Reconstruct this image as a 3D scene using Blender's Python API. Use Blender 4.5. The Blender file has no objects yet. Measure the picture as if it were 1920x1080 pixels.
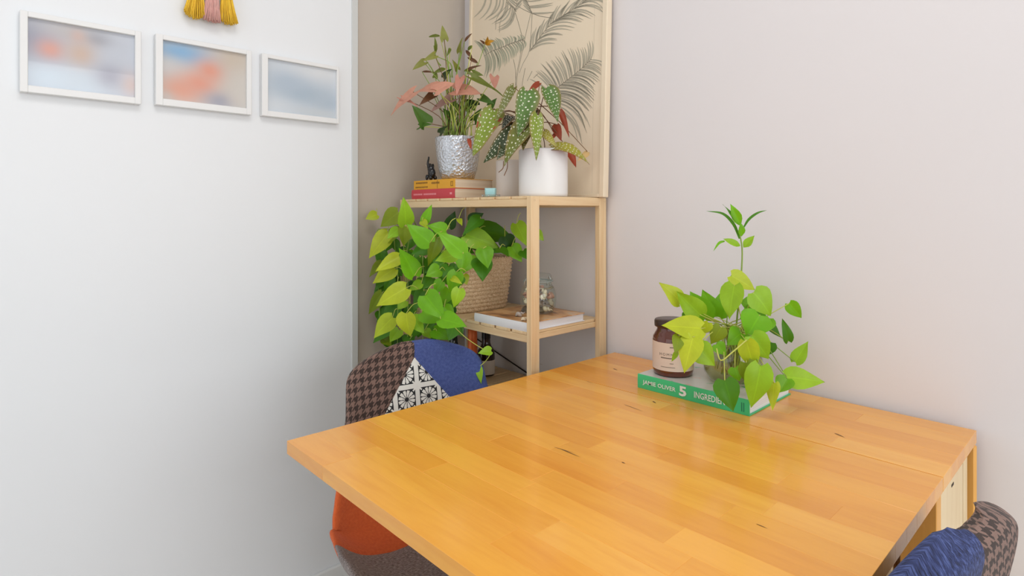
import bpy, bmesh, math, random
from mathutils import Vector, Matrix, noise as mnoise

random.seed(7)
R = random.Random(11)
scene = bpy.context.scene
COL = scene.collection

# ------------------------------------------------------------------ camera
F = 1092.0                 # focal length in pixels of the 1920 frame
HORIZON = 398.0
CAM_Z = 1.123
FX, FY = 0.684, 0.7295     # forward direction in the room
cam_data = bpy.data.cameras.new('camera')
cam_data.sensor_width = 36.0
cam_data.lens = 36.0 * F / 1920.0
cam_data.shift_y = -(540.0 - HORIZON) / 1920.0
cam_data.clip_start = 0.02
cam = bpy.data.objects.new('camera', cam_data)
COL.objects.link(cam)
cam.location = (0, 0, CAM_Z)
cam.rotation_euler = (math.pi / 2, 0, math.atan2(-FX, FY))
scene.camera = cam

# ------------------------------------------------------------------ world, daylight, exposure
world = bpy.data.worlds.new('daylight')
scene.world = world
world.use_nodes = True
wn = world.node_tree
wn.nodes['Background'].inputs['Color'].default_value = (0.93, 0.96, 1.0, 1)
wn.nodes['Background'].inputs['Strength'].default_value = 1.0

def area_light(name, loc, aim, sx, sy, power, color):
    d = bpy.data.lights.new(name, 'AREA')
    d.shape = 'RECTANGLE'
    d.size, d.size_y = sx, sy
    d.energy = power
    d.color = color
    o = bpy.data.objects.new(name, d)
    COL.objects.link(o)
    o.location = loc
    o.rotation_euler = (Vector(aim) - Vector(loc)).to_track_quat('-Z', 'Y').to_euler()
    return o

# daylight entering by the wide window behind the camera, plus fill from an added, unseen side window
area_light('window_daylight', (0.22, -2.40, 1.30), (0.22, 0, 1.30), 2.0, 1.9, 50, (0.955, 0.98, 1.0))
area_light('side_fill_light', (-2.30, 0.2, 1.45), (0, 0.2, 1.45), 2.0, 1.7, 12, (0.97, 0.985, 1.0))
# flat ceiling lamp of the room
area_light('ceiling_lamp_light', (0.15, 0.25, 2.43), (0.15, 0.25, 0), 0.8, 0.8, 15, (1.0, 0.975, 0.95))

scene.cycles.transparent_max_bounces = 24
scene.view_settings.view_transform = 'Standard'
scene.view_settings.look = 'None'
scene.view_settings.gamma = 1.0
scene.view_settings.use_curve_mapping = False
scene.view_settings.exposure = -0.55

# ------------------------------------------------------------------ pixel rays -> room points (for measuring the photograph)
def ray(px, py):
    a = (px - 960.0) / F
    return Vector((a * FY + FX, -a * FX + FY, (HORIZON - py) / F))   # per metre of depth
ORG = Vector((0, 0, CAM_Z))
def at(px, py, depth): return ORG + ray(px, py) * depth
def onX(px, py, X): r = ray(px, py); return ORG + r * (X / r.x)
def onY(px, py, Y): r = ray(px, py); return ORG + r * (Y / r.y)
def onZ(px, py, z): r = ray(px, py); return ORG + r * ((z - CAM_Z) / r.z)

# ------------------------------------------------------------------ node helpers
def srgb(r, g, b):
    f = lambda c: (c / 12.92) if c <= 0.04045 else ((c + 0.055) / 1.055) ** 2.4
    return (f(r / 255.0), f(g / 255.0), f(b / 255.0), 1.0)

class NT:
    def __init__(self, name):
        self.m = bpy.data.materials.new(name)
        self.m.use_nodes = True
        self.t = self.m.node_tree
        self.p = self.t.nodes['Principled BSDF']
        self.out = self.t.nodes['Material Output']
    def n(self, typ, **kw):
        nd = self.t.nodes.new(typ)
        for k, v in kw.items(): setattr(nd, k, v)
        return nd
    def link(self, a, b): self.t.links.new(a, b)
    def set(self, sock, v):
        if hasattr(v, 'is_output'): self.link(v, sock)
        else: sock.default_value = v
    def math(self, op, a, b=None, c=None, clamp=False):
        nd = self.n('ShaderNodeMath', operation=op, use_clamp=clamp)
        self.set(nd.inputs[0], a)
        if b is not None: self.set(nd.inputs[1], b)
        if c is not None: self.set(nd.inputs[2], c)
        return nd.outputs[0]
    def coord(self, kind='Object'):
        return self.n('ShaderNodeTexCoord').outputs[kind]
    def mapping(self, vec, scale=(1, 1, 1), loc=(0, 0, 0), rot=(0, 0, 0)):
        nd = self.n('ShaderNodeMapping')
        self.link(vec, nd.inputs['Vector'])
        self.set(nd.inputs['Location'], loc); self.set(nd.inputs['Rotation'], rot); self.set(nd.inputs['Scale'], scale)
        return nd.outputs[0]
    def noise(self, vec, scale=5.0, detail=3.0, rough=0.5, dist=0.0, out=0):
        nd = self.n('ShaderNodeTexNoise')
        if vec is not None: self.link(vec, nd.inputs['Vector'])
        nd.inputs['Scale'].default_value = scale; nd.inputs['Detail'].default_value = detail
        nd.inputs['Roughness'].default_value = rough; nd.inputs['Distortion'].default_value = dist
        return nd.outputs[out]
    def voronoi(self, vec, scale=5.0, feature='F1', rnd=1.0):
        nd = self.n('ShaderNodeTexVoronoi', feature=feature)
        if vec is not None: self.link(vec, nd.inputs['Vector'])
        nd.inputs['Scale'].default_value = scale
        nd.inputs['Randomness'].default_value = rnd
        return nd
    def ramp(self, fac, stops, mode='LINEAR'):
        nd = self.n('ShaderNodeValToRGB')
        nd.color_ramp.interpolation = mode
        e = nd.color_ramp.elements
        while len(e) < len(stops): e.new(0.5)
        for i, (p, c) in enumerate(stops):
            e[i].position = p; e[i].color = c if len(c) == 4 else (*c, 1)
        self.set(nd.inputs[0], fac)
        return nd.outputs[0]
    def mix(self, fac, a, b, mode='MIX'):
        nd = self.n('ShaderNodeMix', data_type='RGBA', blend_type=mode)
        self.set(nd.inputs[0], fac); self.set(nd.inputs[6], a); self.set(nd.inputs[7], b)
        return nd.outputs[2]
    def bump(self, h, strength=0.3, dist=0.002):
        nd = self.n('ShaderNodeBump')
        nd.inputs['Strength'].default_value = strength; nd.inputs['Distance'].default_value = dist
        self.link(h, nd.inputs['Height'])
        self.link(nd.outputs[0], self.p.inputs['Normal'])
    def sep(self, vec):
        nd = self.n('ShaderNodeSeparateXYZ'); self.link(vec, nd.inputs[0]); return nd.outputs
    def col(self, c): self.set(self.p.inputs['Base Color'], c)
    def rough(self, r): self.set(self.p.inputs['Roughness'], r)

def scl(c, k): return (min(1, c[0] * k), min(1, c[1] * k), min(1, c[2] * k), 1)

def plain(name, c, rough=0.5, metal=0.0, var=0.08, nscale=30.0, bump=0.0, bscale=200.0, coat=0.0):
    t = NT(name)
    v = t.coord('Object')
    f = t.noise(v, nscale, 4)
    t.col(t.mix(f, scl(c, 1 - var), scl(c, 1 + var)))
    t.rough(rough); t.p.inputs['Metallic'].default_value = metal
    if coat: t.p.inputs['Coat Weight'].default_value = coat; t.p.inputs['Coat Roughness'].default_value = 0.1
    if bump: t.bump(t.noise(v, bscale, 3), bump, 0.001)
    return t.m

def wood(name, light, dark, axis=1, rough=0.4, tint=False, stretch=2.2, fine=38.0, coat=0.0):
    """grain runs along the given local axis; tint multiplies by the object's own colour"""
    t = NT(name)
    v = t.coord('Object')
    rnd = t.n('ShaderNodeObjectInfo')
    sh = t.n('ShaderNodeVectorMath', operation='SCALE')
    sh.inputs[0].default_value = (13.0, 7.0, 5.0)
    t.link(rnd.outputs['Random'], sh.inputs['Scale'])
    add = t.n('ShaderNodeVectorMath', operation='ADD')
    t.link(v, add.inputs[0]); t.link(sh.outputs[0], add.inputs[1])
    sc = [fine, fine, fine]; sc[axis] = stretch
    m = t.mapping(add.outputs[0], tuple(sc))
    n1 = t.noise(m, 1.0, 5, 0.6, 0.6)
    sc2 = [fine * 5, fine * 5, fine * 5]; sc2[axis] = stretch * 5
    n2 = t.noise(t.mapping(add.outputs[0], tuple(sc2)), 1.0, 3, 0.6)
    f = t.math('ADD', t.math('MULTIPLY', n1, 0.75), t.math('MULTIPLY', n2, 0.25))
    c = t.ramp(f, [(0.28, dark), (0.55, light), (0.8, scl(light, 1.06))])
    if tint: c = t.mix(1.0, c, rnd.outputs['Color'], 'MULTIPLY')
    t.col(c)
    t.rough(rough)
    t.bump(n2, 0.05, 0.0006)
    if coat:
        t.p.inputs['Coat Weight'].default_value = coat; t.p.inputs['Coat Roughness'].default_value = 0.13
    return t.m

def glass(name, tint=(1, 1, 1, 1), gloss=0.12, rough=0.02, opacity=0.0, body=(1, 1, 1, 1)):
    """thin clear pane: see-through with a mirror sheen at grazing angles"""
    t = NT(name)
    tr = t.n('ShaderNodeBsdfTransparent'); tr.inputs[0].default_value = tint
    gl = t.n('ShaderNodeBsdfGlossy'); gl.inputs['Roughness'].default_value = rough
    lw = t.n('ShaderNodeLayerWeight'); lw.inputs[0].default_value = 0.5
    fac = t.math('ADD', t.math('MULTIPLY', t.math('POWER', lw.outputs['Facing'], 4.0), 0.55), gloss * 0.35, clamp=True)
    nz = t.noise(t.coord('Object'), 60, 2)
    fac = t.math('MULTIPLY', fac, t.math('ADD', 0.9, t.math('MULTIPLY', nz, 0.2)))
    mx = t.n('ShaderNodeMixShader')
    t.link(fac, mx.inputs[0]); t.link(tr.outputs[0], mx.inputs[1]); t.link(gl.outputs[0], mx.inputs[2])
    res = mx
    if opacity:
        df = t.n('ShaderNodeBsdfDiffuse'); df.inputs[0].default_value = body
        m2 = t.n('ShaderNodeMixShader'); m2.inputs[0].default_value = opacity
        t.link(mx.outputs[0], m2.inputs[1]); t.link(df.outputs[0], m2.inputs[2]); res = m2
    t.link(res.outputs[0], t.out.inputs[0])
    return t.m

# ------------------------------------------------------------------ object helpers
def link(name, me, mat=None, parent=None, loc=None, rot=None):
    o = bpy.data.objects.new(name, me)
    COL.objects.link(o)
    if me is not None and mat is not None:
        for mm in (mat if isinstance(mat, (list, tuple)) else [mat]): me.materials.append(mm)
    if parent is not None: o.parent = parent
    if loc is not None: o.location = loc
    if rot is not None: o.rotation_euler = rot
    return o

def tag(o, label, cat, group=None):
    o['label'] = label; o['category'] = cat
    if group: o['group'] = group
    return o

def thing(name, label, cat, loc=(0, 0, 0), rotz=0.0, group=None):
    o = bpy.data.objects.new(name, None)
    o.empty_display_size = 0.02
    COL.objects.link(o)
    o.location = loc; o.rotation_euler = (0, 0, rotz)
    return tag(o, label, cat, group)

def bm_obj(name, bm, mat, parent=None, smooth=False, loc=None, rot=None):
    me = bpy.data.meshes.new(name)
    bm.normal_update()
    bm.to_mesh(me); bm.free()
    if smooth:
        for p in me.polygons: p.use_smooth = True
    return link(name, me, mat, parent, loc, rot)

def add_box(bm, lo, hi, bev=0.0, seg=1):
    r = bmesh.ops.create_cube(bm, size=1.0)
    vs = r['verts']
    lo, hi = Vector(lo), Vector(hi)
    for v in vs:
        v.co = Vector((lo[i] + (v.co[i] + 0.5) * (hi[i] - lo[i]) for i in range(3)))
    if bev:
        es = list({e for v in vs for e in v.link_edges})
        bmesh.ops.bevel(bm, geom=es, offset=bev, segments=seg, affect='EDGES', profile=0.7)

def box(name, lo, hi, mat, parent=None, bev=0.0, seg=1, centre=True):
    """a box given in its parent's space, its own origin at its middle"""
    lo, hi = Vector(lo), Vector(hi)
    c = (lo + hi) / 2 if centre else Vector((0, 0, 0))
    bm = bmesh.new()
    add_box(bm, lo - c, hi - c, bev, seg)
    return bm_obj(name, bm, mat, parent, loc=c)

def structure(o):
    o['kind'] = 'structure'
    return o

def add_lathe(bm, prof, seg=40, cap0=False, cap1=False, centre=(0, 0)):
    rings = []
    for r, z in prof:
        rings.append([bm.verts.new((centre[0] + r * math.cos(2 * math.pi * k / seg), centre[1] + r * math.sin(2 * math.pi * k / seg), z)) for k in range(seg)])
    for a, b in zip(rings, rings[1:]):
        for k in range(seg):
            bm.faces.new((a[k], a[(k + 1) % seg], b[(k + 1) % seg], b[k]))
    if cap0: bm.faces.new(list(reversed(rings[0])))
    if cap1: bm.faces.new(rings[-1])

def lathe(name, prof, mat, parent=None, seg=40, cap0=False, cap1=False, loc=None, rot=None):
    bm = bmesh.new(); add_lathe(bm, prof, seg, cap0, cap1)
    o = bm_obj(name, bm, mat, parent, True, loc, rot)
    return o

def smooth_pts(pts, n=4):
    """Catmull-Rom through the points"""
    pts = [Vector(p) for p in pts]
    if len(pts) < 3 or n < 2: return pts
    P = [pts[0] * 2 - pts[1]] + pts + [pts[-1] * 2 - pts[-2]]
    out = []
    for i in range(1, len(P) - 2):
        p0, p1, p2, p3 = P[i - 1:i + 3]
        for k in range(n):
            t = k / n
            out.append(0.5 * ((2 * p1) + (p2 - p0) * t + (2 * p0 - 5 * p1 + 4 * p2 - p3) * t * t + (3 * p1 - p0 - 3 * p2 + p3) * t ** 3))
    out.append(pts[-1])
    return out

def add_tube(bm, pts, r, seg=6, r1=None):
    pts = [Vector(p) for p in pts]
    r1 = r if r1 is None else r1
    rings = []
    prev = None
    for i, p in enumerate(pts):
        d = (pts[min(i + 1, len(pts) - 1)] - pts[max(i - 1, 0)])
        if d.length < 1e-9: d = Vector((0, 0, 1))
        d.normalize()
        if prev is None:
            prev = d.orthogonal().normalized()
        a = prev - d * prev.dot(d)
        if a.length < 1e-6: a = d.orthogonal()
        a.normalize(); prev = a
        b = d.cross(a)
        rr = r + (r1 - r) * i / max(1, len(pts) - 1)
        rings.append([bm.verts.new(p + a * rr * math.cos(2 * math.pi * k / seg) + b * rr * math.sin(2 * math.pi * k / seg)) for k in range(seg)])
    for a, b in zip(rings, rings[1:]):
        for k in range(seg):
            bm.faces.new((a[k], a[(k + 1) % seg], b[(k + 1) % seg], b[k]))
    bm.faces.new(list(reversed(rings[0]))); bm.faces.new(rings[-1])

def tube(name, pts, r, mat, parent=None, seg=6, r1=None, sm=0):
    bm = bmesh.new()
    o = (parent.location if parent is not None else Vector((0, 0, 0)))
    q = [Vector(p) for p in pts]
    if sm: q = smooth_pts(q, sm)
    add_tube(bm, q, r, seg, r1)
    return bm_obj(name, bm, mat, parent, True)

def lettering(name, body, size, mat, parent, M, align='LEFT', extrude=0.0002, bold=0.0, squash=1.0):
    """flat letters lying in the plane of the 4x4 matrix M (x = reading direction, y = up)"""
    cu = bpy.data.curves.new(name, 'FONT')
    cu.body = body; cu.size = size; cu.align_x = align; cu.align_y = 'CENTER'
    cu.extrude = extrude; cu.offset = bold; cu.resolution_u = 2
    tmp = bpy.data.objects.new(name, cu)
    COL.objects.link(tmp)
    dg = bpy.context.evaluated_depsgraph_get()
    me = bpy.data.meshes.new_from_object(tmp.evaluated_get(dg))
    bpy.data.objects.remove(tmp)
    bpy.data.curves.remove(cu)
    me.materials.clear()
    o = link(name, me, mat, parent)
    o.matrix_local = M @ Matrix.Diagonal((squash, 1, 1, 1))
    return o

def frame_matrix(origin, xdir, ydir):
    x = Vector(xdir).normalized(); y = Vector(ydir).normalized(); z = x.cross(y)
    return Matrix(((x.x, y.x, z.x, origin[0]), (x.y, y.y, z.y, origin[1]), (x.z, y.z, z.z, origin[2]), (0, 0, 0, 1)))

# ================================================================== the room
WALL_R = 1.312     # right wall plane (x)
WALL_L = 1.630     # white left wall plane (y)
WALL_A = 1.648     # grey panel in the alcove (y)
X0, Y0, H = -2.45, -2.55, 2.5

def wall_mat(name, c, rough, spec=0.3):
    t = NT(name)
    v = t.coord('Object')
    t.col(t.mix(t.noise(v, 3.0, 3), scl(c, 0.985), scl(c, 1.015)))
    t.rough(rough)
    t.p.inputs['Specular IOR Level'].default_value = spec
    t.bump(t.noise(v, 320, 2), 0.06, 0.0006)
    return t.m
M_wall_w = wall_mat('white_wall_paint', (0.86, 0.88, 0.905, 1), 0.42, 0.4)
M_wall_r = wall_mat('warm_white_wall_paint', (0.80, 0.765, 0.775, 1), 0.5)
M_wall_g = wall_mat('grey_beige_gloss_panel', (0.57, 0.50, 0.43, 1), 0.16, 0.5)
M_ceil = wall_mat('ceiling_paint', (0.85, 0.85, 0.85, 1), 0.7)
M_trim = plain('trim_enamel', (0.66, 0.67, 0.66, 1), 0.3, var=0.02)
M_skirt = plain('skirting_enamel', (0.84, 0.85, 0.85, 1), 0.35, var=0.02)
M_floor = wood('pale_floor_boards', (0.74, 0.70, 0.65, 1), (0.64, 0.60, 0.54, 1), axis=0, rough=0.4, stretch=1.5, fine=14)

structure(box('floor', (X0 - .1, Y0 - .1, -0.06), (WALL_R + .1, WALL_A + .1, 0), M_floor))
structure(box('ceiling', (X0 - .1, Y0 - .1, H), (WALL_R + .1, WALL_A + .1, H + 0.06), M_ceil))
structure(box('wall_right', (WALL_R, Y0 - .1, 0), (WALL_R + 0.1, WALL_A + .1, H), M_wall_r))
EDGE_X = onY(659, 400, WALL_L).x      # end of the white wall
structure(box('wall_left', (X0 - .1, WALL_L, 0), (EDGE_X, WALL_L + 0.1, H), M_wall_w))
structure(box('wall_alcove', (EDGE_X, WALL_A, 0), (WALL_R, WALL_A + 0.1, H), M_wall_g))
TR_X = onY(671.5, 400, WALL_L - .004).x
trim = structure(box('trim_1', (EDGE_X, WALL_L - 0.004, 0), (TR_X, WALL_A, H), M_trim, bev=0.001))
structure(box('baseboard_left', (X0, WALL_L - 0.012, 0), (EDGE_X, WALL_L, 0.07), M_skirt, bev=0.002))
structure(box('baseboard_right', (WALL_R - 0.012, Y0, 0), (WALL_R, WALL_A, 0.07), M_skirt, bev=0.002))

def wall_with_window(name, wname, axis, pos, a0, a1, w0, w1, z0, z1, inward):
    """wall in the plane axis=pos from a0..a1 with an opening w0..w1 x z0..z1, built of four slabs in one mesh"""
    bm = bmesh.new()
    t = 0.1 * -inward
    def slab(p0, p1, q0, q1):
        lo = [0, 0, q0]; hi = [0, 0, q1]
        lo[axis], hi[axis] = min(pos, pos + t), max(pos, pos + t)
        lo[1 - axis], hi[1 - axis] = p0, p1
        add_box(bm, lo, hi)
    slab(a0, w0, 0, H); slab(w1, a1, 0, H); slab(w0, w1, 0, z0); slab(w0, w1, z1, H)
    structure(bm_obj(name, bm, M_wall_w))
    win = bpy.data.objects.new(wname, None); COL.objects.link(win); structure(win)
    def bar(n, p0, p1, q0, q1, d0=0.02, d1=0.07, m=M_skirt):
        lo = [0, 0, q0]; hi = [0, 0, q1]
        lo[axis], hi[axis] = sorted((pos + t * d0 * 10, pos + t * d1 * 10))
        lo[1 - axis], hi[1 - axis] = p0, p1
        return box(n, lo, hi, m, win)
    b = 0.05
    bar('window_frame', w0, w0 + b, z0, z1); bar('window_frame', w1 - b, w1, z0, z1)
    bar('window_frame', w0 + b, w1 - b, z0, z0 + b); bar('window_frame', w0 + b, w1 - b, z1 - b, z1)
    mid = (w0 + w1) / 2
    bar('mullion', mid - .025, mid + .025, z0 + b, z1 - b)
    bar('pane', w0 + b, mid - .025, z0 + b, z1 - b, .045, .05, M_pane)
    bar('pane', mid + .025, w1 - b, z0 + b, z1 - b, .045, .05, M_pane)
M_pane = glass('window_glass', (0.97, 0.99, 0.98, 1), 0.06)
wall_with_window('wall_back', 'window_1', 1, Y0, X0 - .1, WALL_R + .1, -0.85, 1.27, 0.30, 2.32, 1)
wall_with_window('wall_side', 'added_window', 0, X0, Y0 - .1, WALL_A + .1, -0.85, 1.25, 0.55, 2.35, 1)  # side window is unseen, added for the fill light

# round flush ceiling lamp
lamp = thing('ceiling_lamp', 'flat white flush lamp on the ceiling behind the camera', 'lamp', (0.15, 0.25, H))
lathe('lamp_base', [(0.18, 0), (0.18, -0.025), (0.17, -0.03)], M_skirt, lamp, 32)
t_ = NT('lamp_diffuser'); t_.col(t_.mix(t_.noise(t_.coord('Object'), 4), (.9, .9, .88, 1), (.95, .95, .93, 1))); t_.rough(0.5)
lathe('lamp_diffuser', [(0.17, -0.03), (0.14, -0.042), (0.08, -0.048), (0.001, -0.05)], t_.m, lamp, 32)
# ================================================================== gateleg table
TZ = 0.740
TX0, TX1, TY0, TY1 = 0.3925, 1.294, 0.188, 0.970
SEAM = 1.031
M_stave = wood('honey_birch_staves', (0.92, 0.42, 0.055, 1), (0.83, 0.335, 0.038, 1), axis=1, rough=0.27, tint=True, stretch=3.0, fine=30, coat=0.4)
M_honey = wood('honey_birch_frame', (0.86, 0.44, 0.10, 1), (0.74, 0.34, 0.06, 1), axis=2, rough=0.4, stretch=2.5, fine=24)
M_pine_pale = wood('pale_pine_table_side', (0.84, 0.67, 0.42, 1), (0.74, 0.54, 0.30, 1), axis=2, rough=0.45, stretch=2.5, fine=22)
M_dark = plain('dark_slot', (0.05, 0.03, 0.02, 1), 0.8)
M_knot = plain('dark_knot', (0.20, 0.09, 0.025, 1), 0.5, var=0.4, nscale=300)

table = thing('gateleg_table', 'honey coloured wooden gateleg table with its leaf raised against the wall', 'table', (0, 0, 0))
rt = random.Random(5)
tints = [(1, 1, 1, 1), (1.0, 0.96, 0.90, 1), (0.97, 0.90, 0.80, 1), (1.03, 1.05, 1.10, 1), (1.04, 1.08, 1.18, 1), (0.95, 0.88, 0.80, 1), (0.99, 0.98, 0.97, 1), (1.05, 1.12, 1.35, 1)]
def stave_panel(name, x0, x1, rows):
    panel = link(name, None, parent=table)
    w = (x1 - x0) / rows
    for r in range(rows):
        y = TY0
        cut = TY0 + rt.uniform(0.06, 0.36)
        while y < TY1 - 1e-6:
            y2 = cut if cut < TY1 - 0.07 else TY1
            dz = rt.uniform(-0.00012, 0.00012)
            o = box('stave', (x0 + r * w, y, TZ - 0.022), (x0 + (r + 1) * w, y2, TZ + dz), M_stave, panel, bev=0.0003)
            c = rt.choice(tints); o.color = c
            y = y2; cut = y + rt.uniform(0.2, 0.44)
    return panel
leaf_panel = stave_panel('table_leaf', TX0, SEAM - 0.0013, 13)
fixed_panel = stave_panel('fixed_top', SEAM + 0.0013, TX1, 5)

def knot(pxa, pya, pxb, pyb, wid):
    a, b = onZ(pxa, pya, TZ + 0.0003), onZ(pxb, pyb, TZ + 0.0003)
    d = b - a; L = d.length; d.normalize(); s = Vector((-d.y, d.x, 0))
    bm = bmesh.new(); vs = []
    n = 14
    for k in range(n):
        th = 2 * math.pi * k / n
        u = 0.5 + 0.5 * math.cos(th)
        vs.append(bm.verts.new(a + d * L * u + s * wid * math.sin(th) * (0.6 + 0.4 * math.sin(3 * u + 1))))
    top = bm.faces.new(vs)
    bm_obj('knot', bm, M_knot, leaf_panel if a.x < SEAM else fixed_panel)
knot(1038, 838, 1080, 850, 0.0007); knot(1050, 841, 1088, 857, 0.0013)
knot(1565, 812, 1584, 820, 0.002); knot(1224, 752, 1230, 756, 0.0022); knot(1166, 866, 1172, 869, 0.0016)
knot(1150, 691, 1158, 694, 0.0022); knot(1170, 758, 1205, 771, 0.0008); knot(1418, 982, 1440, 991, 0.0009)
knot(1100, 715, 1112, 719, 0.0006); knot(1012, 660 + 22, 1018, 684, 0.0008)

def tpart(name, lo, hi, m=M_pine_pale, bev=0.001, par=None): return box(name, lo, hi, m, par or table, bev=bev)
UT = TZ - 0.0225
# central drawer column between the two fixed-top ends
tpart('back_board', (1.2835, 0.187, 0.0), (1.2935, 0.968, UT), M_honey, bev=0.004)
tpart('stile', (1.232, 0.196, 0.02), (1.262, 0.222, UT)); tpart('stile', (1.232, 0.936, 0.02), (1.262, 0.962, UT))
tpart('corner_post', (1.0335, 0.196, 0.0), (1.062, 0.242, UT), M_honey); tpart('corner_post', (1.0335, 0.916, 0.0), (1.062, 0.962, UT), M_honey)
tpart('side_rail', (1.066, 0.246, UT - 0.06), (1.084, 0.912, UT)); tpart('side_rail', (1.066, 0.246, 0.06), (1.084, 0.912, 0.12))
tpart('side_panel', (1.088, 0.246, 0.06), (1.098, 0.912, UT))
for e, (y0, y1) in enumerate(((0.197, 0.213), (0.945, 0.961))):
    z = UT - 0.002
    for k, h in enumerate((0.205, 0.215, 0.225)):
        d = tpart('drawer', (1.065, y0, z - h + 0.003), (1.229, y1, z))
        yy = y0 - 0.0003 if e == 0 else y1 + 0.0003
        box('finger_slot', (-0.008, (-0.0085 if e == 0 else 0.0075), h / 2 - 0.030), (0.008, (-0.0075 if e == 0 else 0.0085), h / 2 - 0.026), M_dark, d)
        z -= h
box('bottom_shelf', (1.065, 0.222, 0.04), (1.28, 0.936, 0.058), M_pine_pale, table)
# swung-out gate leg carrying the leaf
gate = link('gate_leg', None, parent=table)
tpart('gate_post', (0.56, 0.60, 0), (0.60, 0.625, UT), par=gate)
tpart('gate_rail', (0.60, 0.602, UT - 0.05), (1.066, 0.623, UT), par=gate)
tpart('gate_rail', (0.60, 0.602, 0.10), (1.066, 0.623, 0.15), par=gate)
tpart('closed_gate_post', (1.0335, 0.252, 0.0), (1.0625, 0.292, UT - 0.004))

# ================================================================== slatted pine shelf unit
M_pine = wood('light_pine_shelf', (0.83, 0.62, 0.37, 1), (0.72, 0.47, 0.24, 1), axis=2, rough=0.5, stretch=3.0, fine=60)
M_pine_y = wood('light_pine_rail', (0.83, 0.62, 0.37, 1), (0.72, 0.47, 0.24, 1), axis=1, rough=0.5, stretch=3.0, fine=60)
M_pine_x = wood('light_pine_slat', (0.83, 0.62, 0.37, 1), (0.72, 0.47, 0.24, 1), axis=0, rough=0.5, stretch=3.0, fine=60)
M_steel = plain('black_wire', (0.03, 0.03, 0.03, 1), 0.4, 0.6)
SX0, SX1, SY0, SY1 = 1.007, 1.303, 1.005, 1.594
ST, SM, SB = 1.1635, 0.8265, 0.605
shelf = thing('slatted_shelf_unit', 'light pine slatted shelf unit standing in the corner behind the table', 'shelf', (0, 0, 0))
PW, PD = 0.029, 0.017        # post: wide along x, thin along y
for x in (SX0, SX1 - PW):
    for y in (SY0, SY1 - PD):
        p = box('post', (x, y, 0), (x + PW, y + PD, ST - 0.0008), M_pine, shelf, bev=0.0012)
def shelf_level(z, top):
    rh = 0.0262
    # front and back rails between the posts
    for x in (SX0 + 0.004, SX1 - 0.004 - 0.015):
        box('rail', (x, SY0 + PD, z - rh), (x + 0.015, SY1 - PD, z - 0.007), M_pine_y, shelf, bev=0.001)
    # end rails
    for y in ((SY0 + (0.0 if top else PD)), SY1 - PD - (0.0 if top else 0.012)):
        if top:
            box('end_rail', (SX0 + PW, y + 0.001, z - rh + 0.003), (SX1 - PW * 0.3, y + PD - 0.001, z - 0.0005), M_pine_x, shelf, bev=0.001)
        else:
            box('end_rail', (SX0 + PW * .4, y, z - rh + 0.004), (SX1 - PW * .4, y + 0.011, z - 0.0075), M_pine_x, shelf, bev=0.001)
    n = 9
    pitch = (SY1 - SY0 - 2 * PD - 0.004) / n
    for k in range(n):
        y = SY0 + PD + 0.003 + k * pitch
        box('slat', (SX0 + 0.003, y, z - 0.007), (SX1 - 0.003, y + pitch - 0.008, z), M_pine_x, shelf, bev=0.0008)
shelf_level(ST, True); shelf_level(SM, False); shelf_level(SB, False); shelf_level(0.16, False)
# thin steel cross brace on the back
xb = SX1 + 0.003
def yz(px, py): return onX(px, py, xb)
a, b = yz(985, 697), yz(920, 653)
k = (b.z - a.z) / (b.y - a.y)
tube('cross_brace', [(xb, SY0 + .02, a.z + k * (SY0 + .02 - a.y)), (xb, SY1 - .01, a.z + k * (SY1 - .01 - a.y))], 0.0022, M_steel, shelf)
tube('cross_brace', [(xb, SY0 + .02, a.z + k * (SY1 - .01 - a.y)), (xb, SY1 - .01, a.z + k * (SY0 + .02 - a.y))], 0.0022, M_steel, shelf)
# screw heads
for (x, z) in ((SX1 - 0.008, ST - 0.011), (SX0 + 0.011, ST - 0.011)):
    lathe('screw', [(0.0001, -0.0006), (0.002, -0.0006), (0.0022, 0)], M_steel, shelf, 10, loc=(x, SY0 - 0.0002, z), rot=(math.pi / 2, 0, 0))

# ================================================================== three framed photographs on the white wall
M_frame_w = plain('white_frame_paint', (0.86, 0.86, 0.86, 1), 0.35, var=0.01)
M_pglass = glass('picture_glass', (1, 1, 1, 1), 0.05, 0.03)
def blurred_print(name, base, blobs):
    t = NT(name)
    x, y, z = t.sep(t.coord('UV'))
    c = base
    for (u, v, ru, rv, colr) in blobs:
        du = t.math('DIVIDE', t.math('SUBTRACT', x, u), ru)
        dv = t.math('DIVIDE', t.math('SUBTRACT', y, v), rv)
        d2 = t.math('ADD', t.math('MULTIPLY', du, du), t.math('MULTIPLY', dv, dv))
        f = t.math('EXPONENT', t.math('MULTIPLY', d2, -1.0))
        c = t.mix(f, c, colr)
    t.col(t.mix(0.16, c, (0.8, 0.82, 0.85, 1))); t.rough(0.5)  # pale haze put into the print colours themselves
    return t.m
pm1 = blurred_print('soft_photo_indoor', srgb(196, 202, 214), [
    (.05, .75, .25, .35, srgb(150, 156, 178)), (.35, .92, .3, .16, srgb(188, 184, 186)), (.62, .85, .14, .12, srgb(158, 160, 172)),
    (.2, .58, .13, .16, srgb(222, 150, 130)), (.47, .58, .15, .24, srgb(206, 176, 156)), (.45, .85, .07, .1, srgb(205, 175, 165)),
    (.2, .16, .36, .2, srgb(208, 224, 238)), (.5, .12, .2, .18, srgb(205, 218, 230)), (.76, .3, .15, .18, srgb(160, 160, 178)), (.97, .2, .1, .2, srgb(206, 180, 174))])
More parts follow.
